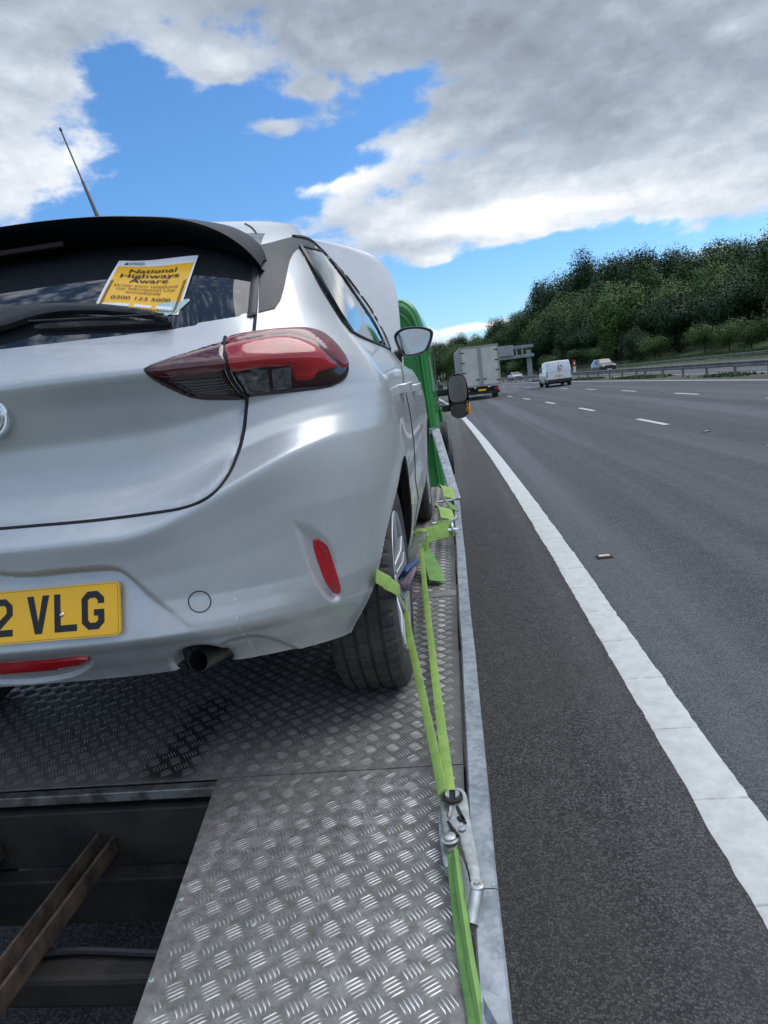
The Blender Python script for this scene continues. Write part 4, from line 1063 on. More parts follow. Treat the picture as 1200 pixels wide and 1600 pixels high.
# black pillar panel behind the rear door glass, running forward as a thin roof strip
patch_px('pillar_trim', [(406, 384), (424, 380), (441, 375), (458, 371), (480, 376), (503, 391), (500, 393), (478, 384), (466, 388), (458, 396), (452, 408), (448, 427), (444, 448), (438, 470), (430, 482), (404, 488.5), (405, 440)], M_trim, off=.0055, edge=.003, epx=3, step=5, depth=.004, smooth=False)
# side glazing
SG = [(468, 386), (486, 389), (504, 395), (524, 418), (545, 446), (564, 474), (582, 503), (596, 526), (606, 543), (590, 538), (572, 530), (556, 522), (546, 517), (533, 503), (520, 482), (503, 455), (487, 426), (476, 404)]
patch_px('side_window', SG, M_sglass, off=.004, edge=.003, epx=3, step=4, depth=.004, smooth=False)
seam('window_seal', [(468, 386), (481, 408), (496, 433), (512, 461), (528, 488), (541, 508), (548, 518)], .0075, M_gblack, .003)
seam('window_seal', [(503, 392), (517, 410), (533, 430), (552, 458), (570, 484), (586, 510), (599, 538)], .008, M_gblack, .003)
seam('window_seal', [(458, 371.5), (480, 375), (503, 391), (524, 409), (545, 434), (566, 464), (586, 496), (602, 527), (609, 546)], .006, M_seam, .003)
seam('window_seal', [(468, 386), (503, 393)], .004, M_seam, .003)
seam('waist_seal', [(546, 517), (560, 525), (578, 533), (600, 542), (609, 547)], .005, M_seam, .002)
# door gaps
seam('door_gap', [(609, 547), (618, 560), (627, 575), (631, 600), (636, 625), (641, 650), (646, 690), (648, 720), (649, 750), (653, 778), (650, 800), (646, 828)], .0035, M_seam, .0)
# roof ditch
seam('roof_joint', [(383, 350), (393, 356), (401, 366), (404, 378)], .003, M_seam, .0)
# ---- spoiler
tr = [(0, .268, 362)]
tx = np.array([0, .12, .24, .34, .42, .48, .525, .558, .578, .590]); tyy = np.array([.262, .263, .266, .272, .281, .291, .30, .31, .318, .325])
tz = np.array([1.345, 1.343, 1.336, 1.324, 1.311, 1.291, 1.266, 1.238, 1.214, 1.194])
az_ = np.array([1.398, 1.397, 1.393, 1.384, 1.366, 1.342, 1.312, 1.278, 1.248, 1.215]); ay = np.array([.68, .68, .67, .65, .62, .585, .55, .50, .455, .41])
uz = tz-np.array([.042, .042, .042, .042, .042, .042, .036, .026, .016, .008])
fx = spline(np.column_stack([tx, tyy, tz, ay, az_, uz]), 6)
rows = []
for x, ty, tz_, ay_, az2, uz_ in fx:
    p, n = onskin_y(x, uz_); gy = p[1] if p is not None else ty+.03
    rows.append([(x, ay_, az2-.003), (x, ay_*.72+ty*.28, az2*.66+tz_*.34+.010), (x, ay_*.35+ty*.65, az2*.30+tz_*.70+.008), (x*1.0, ty+.012, tz_+.003), (x, ty, tz_-.001), (x, ty+.003, tz_-.005), (x, ty+.02, tz_-.010), (x, gy-.03, uz_), (x, gy+.01, uz_+.0)])
rows = np.array(rows); m9 = rows.shape[1]
rr_ = np.concatenate([(rows*np.array([-1, 1, 1]))[::-1][:-1], rows])
mb = MB(); mb.add(L2W(rr_.reshape(-1, 3)), grid_faces(len(rr_), m9)); sp_o = mb.build('spoiler', M_spoil, CAR, smooth=True, angle=60)
mb = MB(); mb.box((-.14, .300, 1.292), (.14, .312, 1.306), .003); mb.V = [v+np.array([XC, YR, ZB]) for v in mb.V]; o = mb.build('brake_light', mat('brake_lens_dark', (.02, .004, .004), .45, 0, 0, .3), CAR); o.parent = sp_o
# winglet fillet at the side of the glass
# ---- tail lamps
lo_out = [(222, 580), (228, 571), (250, 562), (290, 549.5), (353, 531), (400, 520.5), (450, 515), (484, 514.5), (507, 522), (527, 539), (541, 556), (546, 576), (541, 592), (526, 602), (505, 608), (450, 615), (400, 620.5), (384, 622.5), (384, 626), (345, 628), (305, 626), (272, 614), (240, 597)]
outer = [(356, 531), (400, 520.5), (450, 515), (484, 514.5), (507, 522), (527, 539), (541, 556), (546, 576), (541, 592), (526, 602), (505, 608), (450, 615), (400, 620), (387, 621.5), (376, 608), (364, 590), (355, 568), (353, 548)]
inner = [(350, 532.5), (290, 550), (250, 563), (229, 571.5), (223, 580), (240, 596), (272, 613), (305, 625), (345, 627), (381, 625), (371, 609), (359, 591), (350, 568), (348, 548)]
def lamp(poly, zones, par):
    o = patch_px('tail_lamp', poly, M_reddk, parent=par, off=.009, edge=.010, epx=7, step=5, depth=.012)
    for nm, zp, zm, of in zones:
        z_ = patch_px(nm, zp, zm, parent=par, off=of, edge=.0022, epx=4, step=4, depth=.003, smooth=(nm[:3] == 'red'))
        for a_, b_ in zip(z_, o): a_.parent = b_
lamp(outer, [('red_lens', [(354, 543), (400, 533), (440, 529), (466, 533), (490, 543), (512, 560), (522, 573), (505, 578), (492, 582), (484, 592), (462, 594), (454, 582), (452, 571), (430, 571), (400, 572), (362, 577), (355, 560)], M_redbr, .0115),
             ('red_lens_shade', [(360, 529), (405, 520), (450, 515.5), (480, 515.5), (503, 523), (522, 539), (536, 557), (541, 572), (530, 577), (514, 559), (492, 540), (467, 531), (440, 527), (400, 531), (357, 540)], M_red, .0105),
             ('reverse_lamp', [(368, 582), (415, 575), (420, 610), (385, 614)], M_clear, .0118), ('indicator_lens', [(422, 575), (452, 572), (452, 605), (425, 609)], M_clear, .0118)], CAR)
lamp(inner, [('red_lens', [(246, 571), (300, 555), (346, 543), (348, 560), (350, 575), (300, 582), (250, 587), (236, 581)], mat('red_lens_smoked', (.075, .005, .006), .10, 0, 1, .6, var=.3, vscale=18), .0115), ('reflector_grille', [(264, 593), (343, 585), (355, 602), (366, 613), (330, 616), (296, 611)], mat('smoked_lens', (.035, .035, .038), .2, .3, 1, b2=(.012, .012, .013), vscale=90), .0115)], tailgate)
for i in range(5):
    y0 = 592+i*4.4; seam('lamp_rib', [(272+i*9, y0+1.5), (345+i*4, y0-4)], .0007, mat('rib_grey', (.10, .10, .105), .4), .0135, tailgate, True, 4)
seam('lamp_gap', [(352, 530), (350, 548), (353, 568), (361, 590), (373, 608), (385, 624)], .0045, M_seam, .006)
# ---- bumper details
patch_px('reflector', [(489, 842), (500, 843), (513, 855), (522, 880), (530, 905), (533, 922), (529, 929), (520, 926), (508, 910), (498, 885), (490, 860)], M_refl, parent=bumper, off=.004, edge=.005, epx=3, step=3.5, depth=.01)
th_ = np.linspace(0, 2*pi, 25)
seam('sensor_cap', [(312+17.5*cos(t), 940+16.5*sin(t)) for t in th_], .0012, M_seam, .0004, bumper, True, 2)
fogp = [(0, .393), (.10, .395), (.155, .399), (.172, .395), (.165, .385), (.14, .375), (.08, .368), (0, .365)]
o = patch_xz('rear_fog_lamp', mirrored(fogp), M_refl, off=.011, edge=.004, ed=.004, step=.007, depth=.012)[0]; o.parent = bumper
# number plate on its tilted plane
pn = np.array([0, -1, .33]); pn /= np.linalg.norm(pn); pu = np.array([0, .33, 1]); pu /= np.linalg.norm(pu)
pc0 = hitpx(190, 950)[0]; pcl = W2L(pc0)
pr = W2L(P(191, 955, 1, YR+.045))
zc_ = .505; 
def plane_hit(x, y):
    d = ray(x, y); o0 = L2W((0, -.010+(.50-.435)*.33-.006, .50)); n_ = pn; t = ((o0-CP)@n_)/(d@n_); return CP+t*d
TL, BR_, BL_ = plane_hit(185, 910), plane_hit(190.5, 990), plane_hit(0, 1006)
pcen_v = ((W2L(TL)+W2L(BR_))/2); hv = abs((W2L(TL)-W2L(BR_))@pu)/2
xr_ = (W2L(TL)[0]+W2L(BR_)[0])/2; pw = .26
cx_ = xr_-pw; cc = np.array([cx_, pcen_v[1], pcen_v[2]])
def plate_pt(u, v, h): return L2W(cc+np.array([1, 0, 0])*u+pu*v+pn*h)
hv = .0555
t = np.linspace(0, 2*pi, 40, endpoint=False)
def rrect(w_, h_, r_):
    o = []
    for sx_, sy_, a0 in ((1, 1, 0), (-1, 1, pi/2), (-1, -1, pi), (1, -1, 3*pi/2)):
        for a in np.linspace(0, pi/2, 6): o.append((sx_*(w_-r_)+r_*cos(a0+a), sy_*(h_-r_)+r_*sin(a0+a)))
    return o
NP = empty('number_plate', (0, 0, 0)); NP.parent = CAR
def slab(name, poly, h0, h1, m, par, fn=plate_pt):
    n = len(poly); V = [fn(a, b, h0) for a, b in poly]+[fn(a, b, h1) for a, b in poly]
    mb = MB(); mb.add(V, [tuple(range(n, 2*n)), tuple(range(n))[::-1]]+[(i, (i+1) % n, (i+1) % n+n, i+n) for i in range(n)])
    return mb.build(name, m, par)
bpy.data.objects.remove(NP)
NP = slab('number_plate', rrect(pw, hv, .010), -.004, .003, M_yellow, CAR)
for q in (slab('plate_border', [(a, b) for a, b in rrect(pw-.0025, hv-.0025, .009)], .003, .0032, mat('plate_edge', (.25, .14, .01), .4), CAR), slab('plate_face', rrect(pw-.0035, hv-.0035, .0085), .0032, .0035, M_yellow, CAR)): q.parent = NP
G2 = [(0, 0), (50, 0), (50, 14), (20, 14), (50, 43), (50, 64), (35, 79), (14, 79), (0, 65), (0, 55), (14, 55), (14, 60), (19, 65), (31, 65), (36, 60), (36, 48), (0, 16)]
GV = [(17, 0), (33, 0), (50, 79), (35, 79), (25, 24), (15, 79), (0, 79)]
GL = [(0, 0), (50, 0), (50, 14), (14, 14), (14, 79), (0, 79)]
GG = [(14, 0), (36, 0), (50, 14), (50, 41), (27, 41), (27, 28), (36, 28), (36, 19), (31, 14), (19, 14), (14, 19), (14, 60), (19, 65), (31, 65), (36, 60), (36, 53), (50, 53), (50, 65), (36, 79), (14, 79), (0, 65), (0, 14)]
def glyph(poly, u0, s=.001):
    p = [Vector(((u0*1000+a)*s, (b-39.5)*s)) for a, b in poly]; n = len(p)
    v, e, f, *_ = delaunay_2d_cdt(p, [(i, (i+1) % n) for i in range(n)], [list(range(n))], 1, 1e-7)
    V = [plate_pt(q[0], q[1], .0041) for q in v]; mb = MB(); mb.add(V, f); o = mb.build('plate_character', M_ink, CAR); o.parent = NP
r0 = plane_hit(164.5, 950); ue = W2L(r0)[0]-cx_            # right edge of the last letter
glyph(GG, ue-.050); glyph(GL, ue-.111); glyph(GV, ue-.172); glyph(G2, ue-.255)
mb = MB(); qs = plate_pt(ue-.097, -.004, .004); mb.lathe([(0, .0055), (.0015, .005), (.003, .003), (.0015, .002), (.0015, 0)], (0, 0, 0), 'z', 12)
mb.V = [np.array([plate_pt(ue-.094+v[0], -.003+v[1], .0042+v[2]) for v in mb.V[0]])]; o = mb.build('plate_screw', M_chrome, CAR, smooth=True); o.parent = NP
# badge
bl = W2L(hitpx(5, 648)[0]); bc = np.array([.024, bl[1]-.004, bl[2]])
def bmod(prof, n=40): pass
mb = MB(); R0 = .049
mb.lathe([(.02, R0), (0.0, R0), (-.006, R0), (-.010, R0-.003), (-.010, R0-.008), (-.006, R0-.011), (-.004, R0-.012), (-.004, 0)], tuple(L2W(bc)), 'y', 48); bg_ = mb.build('badge', M_chrome, CAR, smooth=True, angle=40)
mb = MB()
for k, (r1, a0, a1) in enumerate([(.036, -1.2, 1.3), (.029, -1.0, 1.5), (.022, -1.3, 1.0), (.038, 1.8, 4.4), (.028, 2.0, 4.2), (.018, 1.5, 4.6)]):
    pts = [L2W(bc+np.array([r1*cos(t), -.006, r1*sin(t)*1.0])) for t in np.linspace(a0, a1, 14)]; mb.tube(pts, .0028, 6)
o = mb.build('badge_relief', M_chrome, CAR, smooth=True); o.parent = bg_
# exhaust
ep = P(310, 1033, 1, YR+.125)
mb = MB(); mb.lathe([(0, .0235), (-.002, .0245), (0, .0255), (.35, .0255)], (0, 0, 0), 'y', 32)
Rm = Matrix.Rotation(radians(-8), 3, 'Z') @ Matrix.Rotation(radians(-8), 3, 'X'); mb.V = [np.array([np.array(Rm @ Vector(v))+ep for v in mb.V[0]])]
mb.build('exhaust_pipe', mat('exhaust_metal', (.09, .085, .08), .45, .7, b2=(.17, .16, .15), vscale=30), CAR, smooth=True)
mb = MB(); mb.lathe([(.0, .0235), (.30, .0235), (.30, 0)], (0, 0, 0), 'y', 24); mb.V = [np.array([np.array(Rm @ Vector(v))+ep for v in mb.V[0]])]; mb.build('exhaust_bore', M_void, CAR, smooth=True)
# rolled edge of the cut-out
pts = []
for t in np.linspace(radians(-8), radians(188), 40):
    p, n = onskin_y(exl[0]+ERX*1.004*cos(t), exl[2]+ERZ*1.004*sin(t))
    if p is not None: pts.append(L2W(p))
a = np.array(pts); cen = a.mean(0)
mb = MB(); mb.add(np.concatenate([a, a+(cen-a)*.02+np.array([0, .004, 0]), a+(cen-a)*.03+np.array([0, .045, 0])]), grid_faces(3, len(a))); o = mb.build('exhaust_cutout_lip', M_silver, CAR, smooth=True); o.parent = bumper
# underside, liners
mb = MB(); mb.box((-.52, .42, .25), (.52, 3.9, .30)); mb.box((-.50, .16, .42), (.50, .34, .62)); mb.box((-.60, .36, .30), (.60, 3.9, .55)); mb.V = [v+np.array([XC, YR, ZB]) for v in mb.V]; mb.build('underbody', M_void, CAR)
mb = MB(); mb.box((-.40, .16, .36), (.25, .30, .41)); mb.V = [v+np.array([XC, YR, ZB]) for v in mb.V]; mb.build('bumper_bracket', M_void, CAR)
for s in (1, -1):
    for c in (WC, FWC):
        mb = MB(); ar = np.linspace(radians(-10), radians(181), 34)
        xe = []
        for t in ar:
            yy, zz = c[0]+RA*cos(t), c[1]+RA*sin(t); r = bvh_solid.ray_cast(Vector(L2W((2, c[0]+(RA+.006)*cos(t), c[1]+(RA+.006)*sin(t)))), Vector((-1, 0, 0)))
            xe.append(W2L(np.array(r[0]))[0]+.001 if r[0] is not None else .78)
        G = []
        for dx_, dr in ((0, .0), (-.004, -.008), (-.03, -.010), (-.05, .01), (-.30, .012)):
            G.append([L2W((s*(x_+dx_), c[0]+(RA+dr)*cos(t), c[1]+(RA+dr)*sin(t))) for x_, t in zip(xe, ar)])
        mb.add(np.array(G).reshape(-1, 3), grid_faces(5, len(ar))); cen = L2W((s*.50, c[0], c[1]))
        k0 = mb.n; ring = [L2W((s*.50, c[0]+(RA+.02)*cos(t), c[1]+(RA+.02)*sin(t))) for t in ar]; mb.add(ring+[cen], [(i, i+1, len(ar)) for i in range(len(ar)-1)])
        mb.build('wheel_arch_liner', M_void, CAR, smooth=True)
# ---- wheels
def wheel(s, c):
    t = empty('wheel', L2W((s*.70, c[0], c[1]))-np.array(origin(CAR))); t.parent = CAR
    hw, R_ = .0975, .315
    prof = [(-.085, .205), (-.092, .225), (-.0985, .26), (-.096, .285), (-.088, .303), (-.076, .311)]
    for g_ in (-.055, -.0185, .0185, .055): prof += [(g_-.006, .3145), (g_-.0042, .3145), (g_-.004, .3075), (g_+.004, .3075), (g_+.0042, .3145)]
    prof += [(.076, .311), (.088, .303), (.096, .285), (.0985, .26), (.092, .225), (.085, .205)]
    prof = [(a*s, r) for a, r in prof]
    N_ = 240
    def mod(i, k, a, r):
        aa = abs(a)
        if aa > .060 and r > .28: return r-(.006 if (i % 5) == 0 else 0)
        if r > .312 and aa > .004 and aa < .06: return r-(.005 if (i+int(a*700)) % 6 == 0 else 0)
        return r
    mb = MB(); mb.lathe(prof, (0, 0, 0), 'x', N_, mod); mb.V = [mb.V[0]+np.array(origin(t))]; mb.build('tyre', M_rubber, t, smooth=True, angle=28)
    mb = MB(); mb.lathe([(s*.086, .204), (s*.089, .212), (s*.094, .208), (s*.088, .196), (s*.03, .19), (-s*.06, .19)], (0, 0, 0), 'x', 64); mb.V = [mb.V[0]+np.array(origin(t))]; rim = mb.build('rim', M_alloy, t, smooth=True)
    mb = MB()
    for k in range(5):
        a0 = 2*pi*k/5+.3
        for da in (-.16, .16):
            p0 = np.array([s*.066, .05*cos(a0+da*2), .05*sin(a0+da*2)]); p1 = np.array([s*.084, .196*cos(a0+da), .196*sin(a0+da)])
            mb.ribbon([p0, (p0+p1)/2+np.array([s*.008, 0, 0]), p1], np.cross((1, 0, 0), p1-p0), .026, .016)
    mb.lathe([(s*.078, 0), (s*.078, .026), (s*.07, .032), (s*.05, .06), (s*.02, .06)], (0, 0, 0), 'x', 32)
    mb.V = [v+np.array(origin(t)) for v in mb.V]; mb.build('spokes', M_alloy, t, smooth=True)
    mb = MB(); mb.lathe([(0, 0), (0, .13), (.012 if s > 0 else -.012, .13), (.012 if s > 0 else -.012, 0)], (0, 0, 0), 'x', 32); mb.V = [mb.V[0]+np.array(origin(t))]; mb.build('brake_disc', M_chassis, t, smooth=True)
for s in (1, -1):
    wheel(s, WC); wheel(s, FWC)
# ---- door handles
for px_, py_, dd in ((617, 608, DOORS[2]), (641, 606, DOORS[3])):
    yl = 1.20 if px_ < 630 else 2.06
    r = bvh_solid.ray_cast(Vector(L2W((2, yl, .885))), Vector((-1, 0, 0))); x_ = W2L(np.array(r[0]))[0]
    for s in (1, -1):
        mb = MB(); pts = [(x_-.004, yl-.09, .878), (x_+.022, yl-.075, .880), (x_+.034, yl-.03, .884), (x_+.034, yl+.04, .886), (x_+.022, yl+.08, .884), (x_-.004, yl+.095, .882)]
        pts = spline(pts, 6); mb.ribbon([L2W((s*a, b, c)) for a, b, c in pts], (0, 0, 1), .034, .018); o = mb.build('door_handle', M_silver, CAR, smooth=True); o.parent = dd
# ---- door mirror
def car_mirror(s):
    Ym = 2.68
    c = W2L(P(646.5, 533, 1, YR+Ym)); c[0] *= 1
    out = spline([(-.127, .045), (-.10, .078), (-.05, .094), (.02, .092), (.08, .080), (.127, .055), (.128, .02), (.108, -.03), (.075, -.075), (.03, -.09), (-.04, -.098), (-.085, -.082), (-.112, -.03)], 4, True)*np.array([.87, .86])
    def ring(k, y): return [L2W((s*(c[0]+a*k), c[1]+y, c[2]+b*k)) for a, b in out]
    n = len(out); mb = MB(); Gs = [ring(.84, .008), ring(.88, -.004), ring(.97, -.010), ring(1, 0), ring(1.0, .03), ring(.92, .08), ring(.7, .12), ring(.05, .14)]
    mb.add(np.array(Gs).reshape(-1, 3), grid_faces(8, n, True)); h = mb.build('wing_mirror', M_gblack, CAR, smooth=True)
    o = obj('mirror_glass', ring(.845, .0), [tuple(range(n))], M_mirror, CAR, smooth=False); o.parent = h
    mb = MB(); mb.tube([L2W((s*.70, c[1]+.06, .985)), L2W((s*(c[0]-.10), c[1]+.05, c[2]-.055)), L2W((s*(c[0]-.03), c[1]+.05, c[2]-.05))], [.035, .03, .035], 10); o = mb.build('mirror_foot', M_gblack, CAR, smooth=True); o.parent = h
car_mirror(1); car_mirror(-1)
# ---- raised bonnet
def bonnet():
    y0, z0 = 3.12, .985; ang = radians(71); L = 1.07
    U = np.sin(np.linspace(-pi/2, pi/2, 49)); Vv = np.sin(np.linspace(0, pi/2, 34)); G = []
    for v in Vv:
        hwv = .72*(1-max(0, (v-.45)/.55)**2.7)**(1/2.3)+.002
        row = []
        for u in U:
            x = u*hwv; along = v*L*(1-.05*abs(u)**3); crown = .055*(1-abs(u)**2.6)*(1-.2*v)+.10*v*v*-.55
            a = ang; row.append((x, y0+along*cos(a)-crown*sin(a)*-1*-1, z0+along*sin(a)+crown*cos(a)))
        G.append(row)
    G = np.array(G); Gb = G+np.array([0, .012, -.014])
    n1, n2 = G.shape[:2]; mb = MB(); V = np.concatenate([G.reshape(-1, 3), Gb.reshape(-1, 3)])
    Fc = [tuple(f) for f in grid_faces(n1, n2)]+[tuple(f[::-1]) for f in grid_faces(n1, n2, off=n1*n2)]
    bd = [i for i in range(n2)]+[i*n2+n2-1 for i in range(1, n1)]+[(n1-1)*n2+i for i in range(n2-2, -1, -1)]+[i*n2 for i in range(n1-2, 0, -1)]
    for a_, b_ in zip(bd, bd[1:]+bd[:1]): Fc.append((a_, b_, b_+n1*n2, a_+n1*n2))
    mb.add(L2W(V), Fc); return mb.build('bonnet', M_silver, CAR, smooth=True, angle=50)
bonnet()
# ---- aerial on the roof
a0 = P(156, 347, 1, YR+.62); a1 = P(94, 201, 1, YR+.86)
mb = MB(); d_ = a1-a0
mb.tube([a0-d_*.03, a0+d_*.02, a0+d_*.10, a0+d_*.40, a0+d_*.42], [.008, .0065, .0052, .0042, .0034], 10)
for k in range(60):
    pass
hel = [a0+d_*(.42+.56*t)+.0012*np.array([cos(t*170), sin(t*170), 0]) for t in np.linspace(0, 1, 400)]
mb.tube([a0+d_*.42, a0+d_*.98], .0026, 8); mb.tube(hel, .0016, 5); mb.tube([a0+d_*.975, a0+d_*1.0], [.0042, .0042], 8)
mb.build('aerial', M_black, CAR, smooth=True)
# ---- wiper
def onglass(x, y, h):
    p, n = hitpx(x, y)
    n = n if n@(CP-p) > 0 else -n; return p+n*h
def wpoly(name, poly, h, th, m, par):
    pl = spline(poly, 5, True); v, f, pb = tri(pl, 4); V = [onglass(a, b, h) for a, b in v]; B = np.array([nrm(hitpx(a, b)[1]) for a, b in v]); B = sm_n(B, f)
    d = -sdist(v, pb); return finish(name, np.array(V), B, f, d < .3, -.004*(1-sstep(d/4)), th, m, par, False)[0]
wa = wpoly('wiper_arm', [(-30, 512), (0, 503), (20, 495), (60, 490.5), (110, 488.5), (160, 490), (200, 494), (240, 501), (264, 508.5), (263, 512), (235, 507), (200, 503), (150, 500), (100, 502), (60, 510), (30, 520), (0, 528), (-30, 536)], .034, .014, M_black, tailgate)
wb = wpoly('wiper_blade', [(60, 517), (75, 513), (120, 510), (160, 509), (210, 509), (264, 509.5), (265, 512), (240, 513), (200, 515), (150, 517.5), (100, 520), (66, 521)], .020, .016, M_black, tailgate)
seam('blade_rubber', [(62, 522), (120, 519), (180, 516), (262, 511.5)], .0022, M_black, .040, tailgate, False)
# ================================================================== NOTICE IN THE WINDOW
ctr = onglass(230, 450, .008)
N_t = empty('highway_notice', ctr, 'yellow and white printed notice stuck on the rear window of the silver car', 'notice')
QC = [np.array(onglass(x, y, .008)) for x, y in ((147.5, 489), (279.5, 495), (311.8, 405.5), (188, 412.5))]   # BL BR TR TL
QP = [np.array(q, float) for q in ((147.5, 489), (279.5, 495), (311.8, 405.5), (188, 412.5))]
_gl = {}
for i_ in range(17):
    for j_ in range(17):
        u, v = i_/16, j_/16; q = QP[0]*(1-u)*(1-v)+QP[1]*u*(1-v)+QP[2]*u*v+QP[3]*(1-u)*v; _gl[i_, j_] = hitpx(*q)
_gp = np.array([[_gl[i_, j_][0] for j_ in range(17)] for i_ in range(17)]); _gn = np.array([[_gl[i_, j_][1] for j_ in range(17)] for i_ in range(17)]).mean((0, 1)); _gn /= np.linalg.norm(_gn); _gn = _gn if _gn@(CP-ctr) > 0 else -_gn
for _ in range(6):
    _gp[1:-1] = (_gp[:-2]+_gp[2:]+2*_gp[1:-1])/4; _gp[:, 1:-1] = (_gp[:, :-2]+_gp[:, 2:]+2*_gp[:, 1:-1])/4
def npt(u, v, h=0):
    a, b = np.clip(u, 0, .9999)*16, np.clip(v, 0, .9999)*16; i, j = int(a), int(b); fa, fb = a-i, b-j
    p = _gp[i, j]*(1-fa)*(1-fb)+_gp[i+1, j]*fa*(1-fb)+_gp[i+1, j+1]*fa*fb+_gp[i, j+1]*(1-fa)*fb
    return p+_gn*(h*1.0+.0085+.003*sin(u*5+v*3))
def npt_old(u, v, h=0):
    p = QC[0]*(1-u)*(1-v)+QC[1]*u*(1-v)+QC[2]*u*v+QC[3]*(1-u)*v
    n = np.cross(QC[1]-QC[0], QC[3]-QC[0]); n /= np.linalg.norm(n); n = n if n@(CP-ctr) > 0 else -n
    return p+n*(h+.004*sin(u*3.1)*sin(v*3.1))
def nsheet(name, u0, v0, u1, v1, h, m, k=10, r=0):
    us = np.linspace(u0, u1, k); vs = np.linspace(v0, v1, k); V = [npt(a, b, h) for a in us for b in vs]
    F_ = grid_faces(k, k)
    o = obj(name, V, F_, m, N_t, smooth=True)
    return o
def ripple(u, v): return 0
nsheet('paper_sheet', 0, 0, 1, 1, 0, M_paper, 40); 
nsheet('yellow_panel', .035, .02, .975, .875, .0006, M_pyel, 40)
def text_verts(body, bold=0.0, size=1.0):
    cu = bpy.data.curves.new('txt', 'FONT'); cu.body = body; cu.size = size; cu.align_x = 'CENTER'; cu.offset = bold; cu.resolution_u = 3
    o = bpy.data.objects.new('txt', cu); COL.objects.link(o); bpy.context.view_layer.update()
    me = bpy.data.meshes.new_from_object(o.evaluated_get(bpy.context.evaluated_depsgraph_get()))
    V = np.array([v.co[:] for v in me.vertices]); Fc = [tuple(p.vertices) for p in me.polygons]; bpy.data.objects.remove(o); bpy.data.curves.remove(cu); bpy.data.meshes.remove(me)
    return V, Fc
def ntext(body, u, v, width, height, bold, m=M_ink, name='printed_line'):
    V, Fc = text_verts(body, bold); w0 = V[:, 0].max()-V[:, 0].min(); cx = (V[:, 0].max()+V[:, 0].min())/2
    W = [npt(u+(a[0]-cx)/w0*width, v+a[1]/.73*height, .0026) for a in V]
    obj(name, W, Fc, m, N_t, smooth=False)
ntext('National', .50, .735, .58, .072, .012); ntext('Highways', .49, .64, .72, .072, .012); ntext('Aware', .50, .545, .47, .072, .012)
M_ink2 = mat('brown_ink', (.05, .028, .008), .5)
ntext('Driver must telephone', .50, .455, .76, .052, .0, M_ink2); ntext('our Information Line', .51, .39, .70, .052, .0, M_ink2); ntext('immediately', .50, .325, .42, .052, .0, M_ink2)
ntext('0300 123 5000', .50, .205, .70, .064, .006)
M_ind = mat('indigo_ink', (.04, .05, .16), .5)
ntext('national', .235, .945, .17, .018, .0, M_ind); ntext('highways', .25, .905, .20, .036, .02, M_ind)
obj('logo_mark', [npt(.085, .905, .0018), npt(.145, .905, .0018), npt(.125, .955, .0018)], [(0, 1, 2)], M_ind, N_t, smooth=False)
for u0, u1 in ((.07, .40), (.46, .66), (.71, .90)): nsheet('entry_box', u0, .075, u1,   .125, .0014, M_paper, 6)
for u0, u1, tx_ in ((.08, .22, 'Date'), (.48, .56, 'Date'), (.74, .82, 'Time')): pass
# chequered border
mb = MB()
for i in range(46):
    for j in range(2):
        if (i+j) % 2: continue
        u0 = .05+i*.0195; v0 = .028+j*.014; mb.add([npt(u0, v0, .0018), npt(u0+.0195, v0, .0018), npt(u0+.0195, v0+.014, .0018), npt(u0, v0+.014, .0018)], [(0, 1, 2, 3)])
for i in range(34):
    for j in range(2):
        if (i+j) % 2: continue
        for ub in (.045, .925):
            v0 = .056+i*.0155; u0 = ub+j*.017; sk_ = .017; mb.add([npt(u0, v0, .0018), npt(u0+sk_, v0, .0018), npt(u0+sk_, v0+.0155, .0018), npt(u0, v0+.0155, .0018)], [(0, 1, 2, 3)])
mb.build('chequered_border', M_ink2, N_t)
# the second sheet showing below
M_mint = mat('mint_paper', (.42, .55, .55), .6)
pl = [(212, 494), (240, 499.5), (258, 498), (280, 489), (297, 473), (296, 470), (240, 480)]
v, f, pb = tri(np.array(pl, float), 5); mb = MB(); mb.add([onglass(a, b, .0065) for a, b in v], f)
o = mb.build('paper_slip', M_mint, None); tag(o, 'pale green paper slip peeping out beneath the yellow notice on the rear window', 'paper slip')

print('MISSES', len(MISS), [(round(a), round(b), round(c, 3)) for a, b, c in MISS[::12]])
# ================================================================== STRAPS
SG_ = 'green lashing straps on the truck bed'
def scurve(pts, n=8): return spline(pts, n)
kn = P(657, 846, 1, 3.30)                     # knot beside the wheel
sl0 = P(628, 918, 1, 2.12)                    # purple sling end
rt = P(707, 1240, 1, 1.235); 
ST = empty('lashing_strap', (kn[0], kn[1], ZB), 'long lime green lashing strap knotted beside the rear wheel and pulled tight to the ratchet', 'strap', SG_)
def strap(name, pts, wd, width, m, par, th=.0035, n=10):
    q = spline(pts, n); wdd = np.array(wd, float)
    mb = MB(); mb.ribbon(q, wdd if wdd.ndim == 1 else np.array([wdd[0]*(1-t)+wdd[1]*t for t in np.linspace(0, 1, len(q))]), width, th); return mb.build(name, m, par, smooth=True, angle=40)
# right hand run, knot -> ratchet
R1 = [P(657, 850, 1, 3.24), P(664, 920, 1, 2.68), P(672, 990, 1, 2.2), P(682, 1075, 1, 1.77), P(693, 1160, 1, 1.46), P(703, 1238, 1, 1.25)]
strap('right_run', R1, [(1, 0, .35), (1, 0, .1)], .023, M_strap, ST)
# left hand run, sling -> ratchet
L1 = [P(629, 932, 1, 2.06), P(638, 985, 1, 1.94), P(650, 1040, 1, 1.76), P(665, 1110, 1, 1.55), P(680, 1180, 1, 1.37), P(691, 1238, 1, 1.24)]
strap('left_run', L1, [(1, 0, .5), (.75, 0, .65)], .023, M_strap, ST)
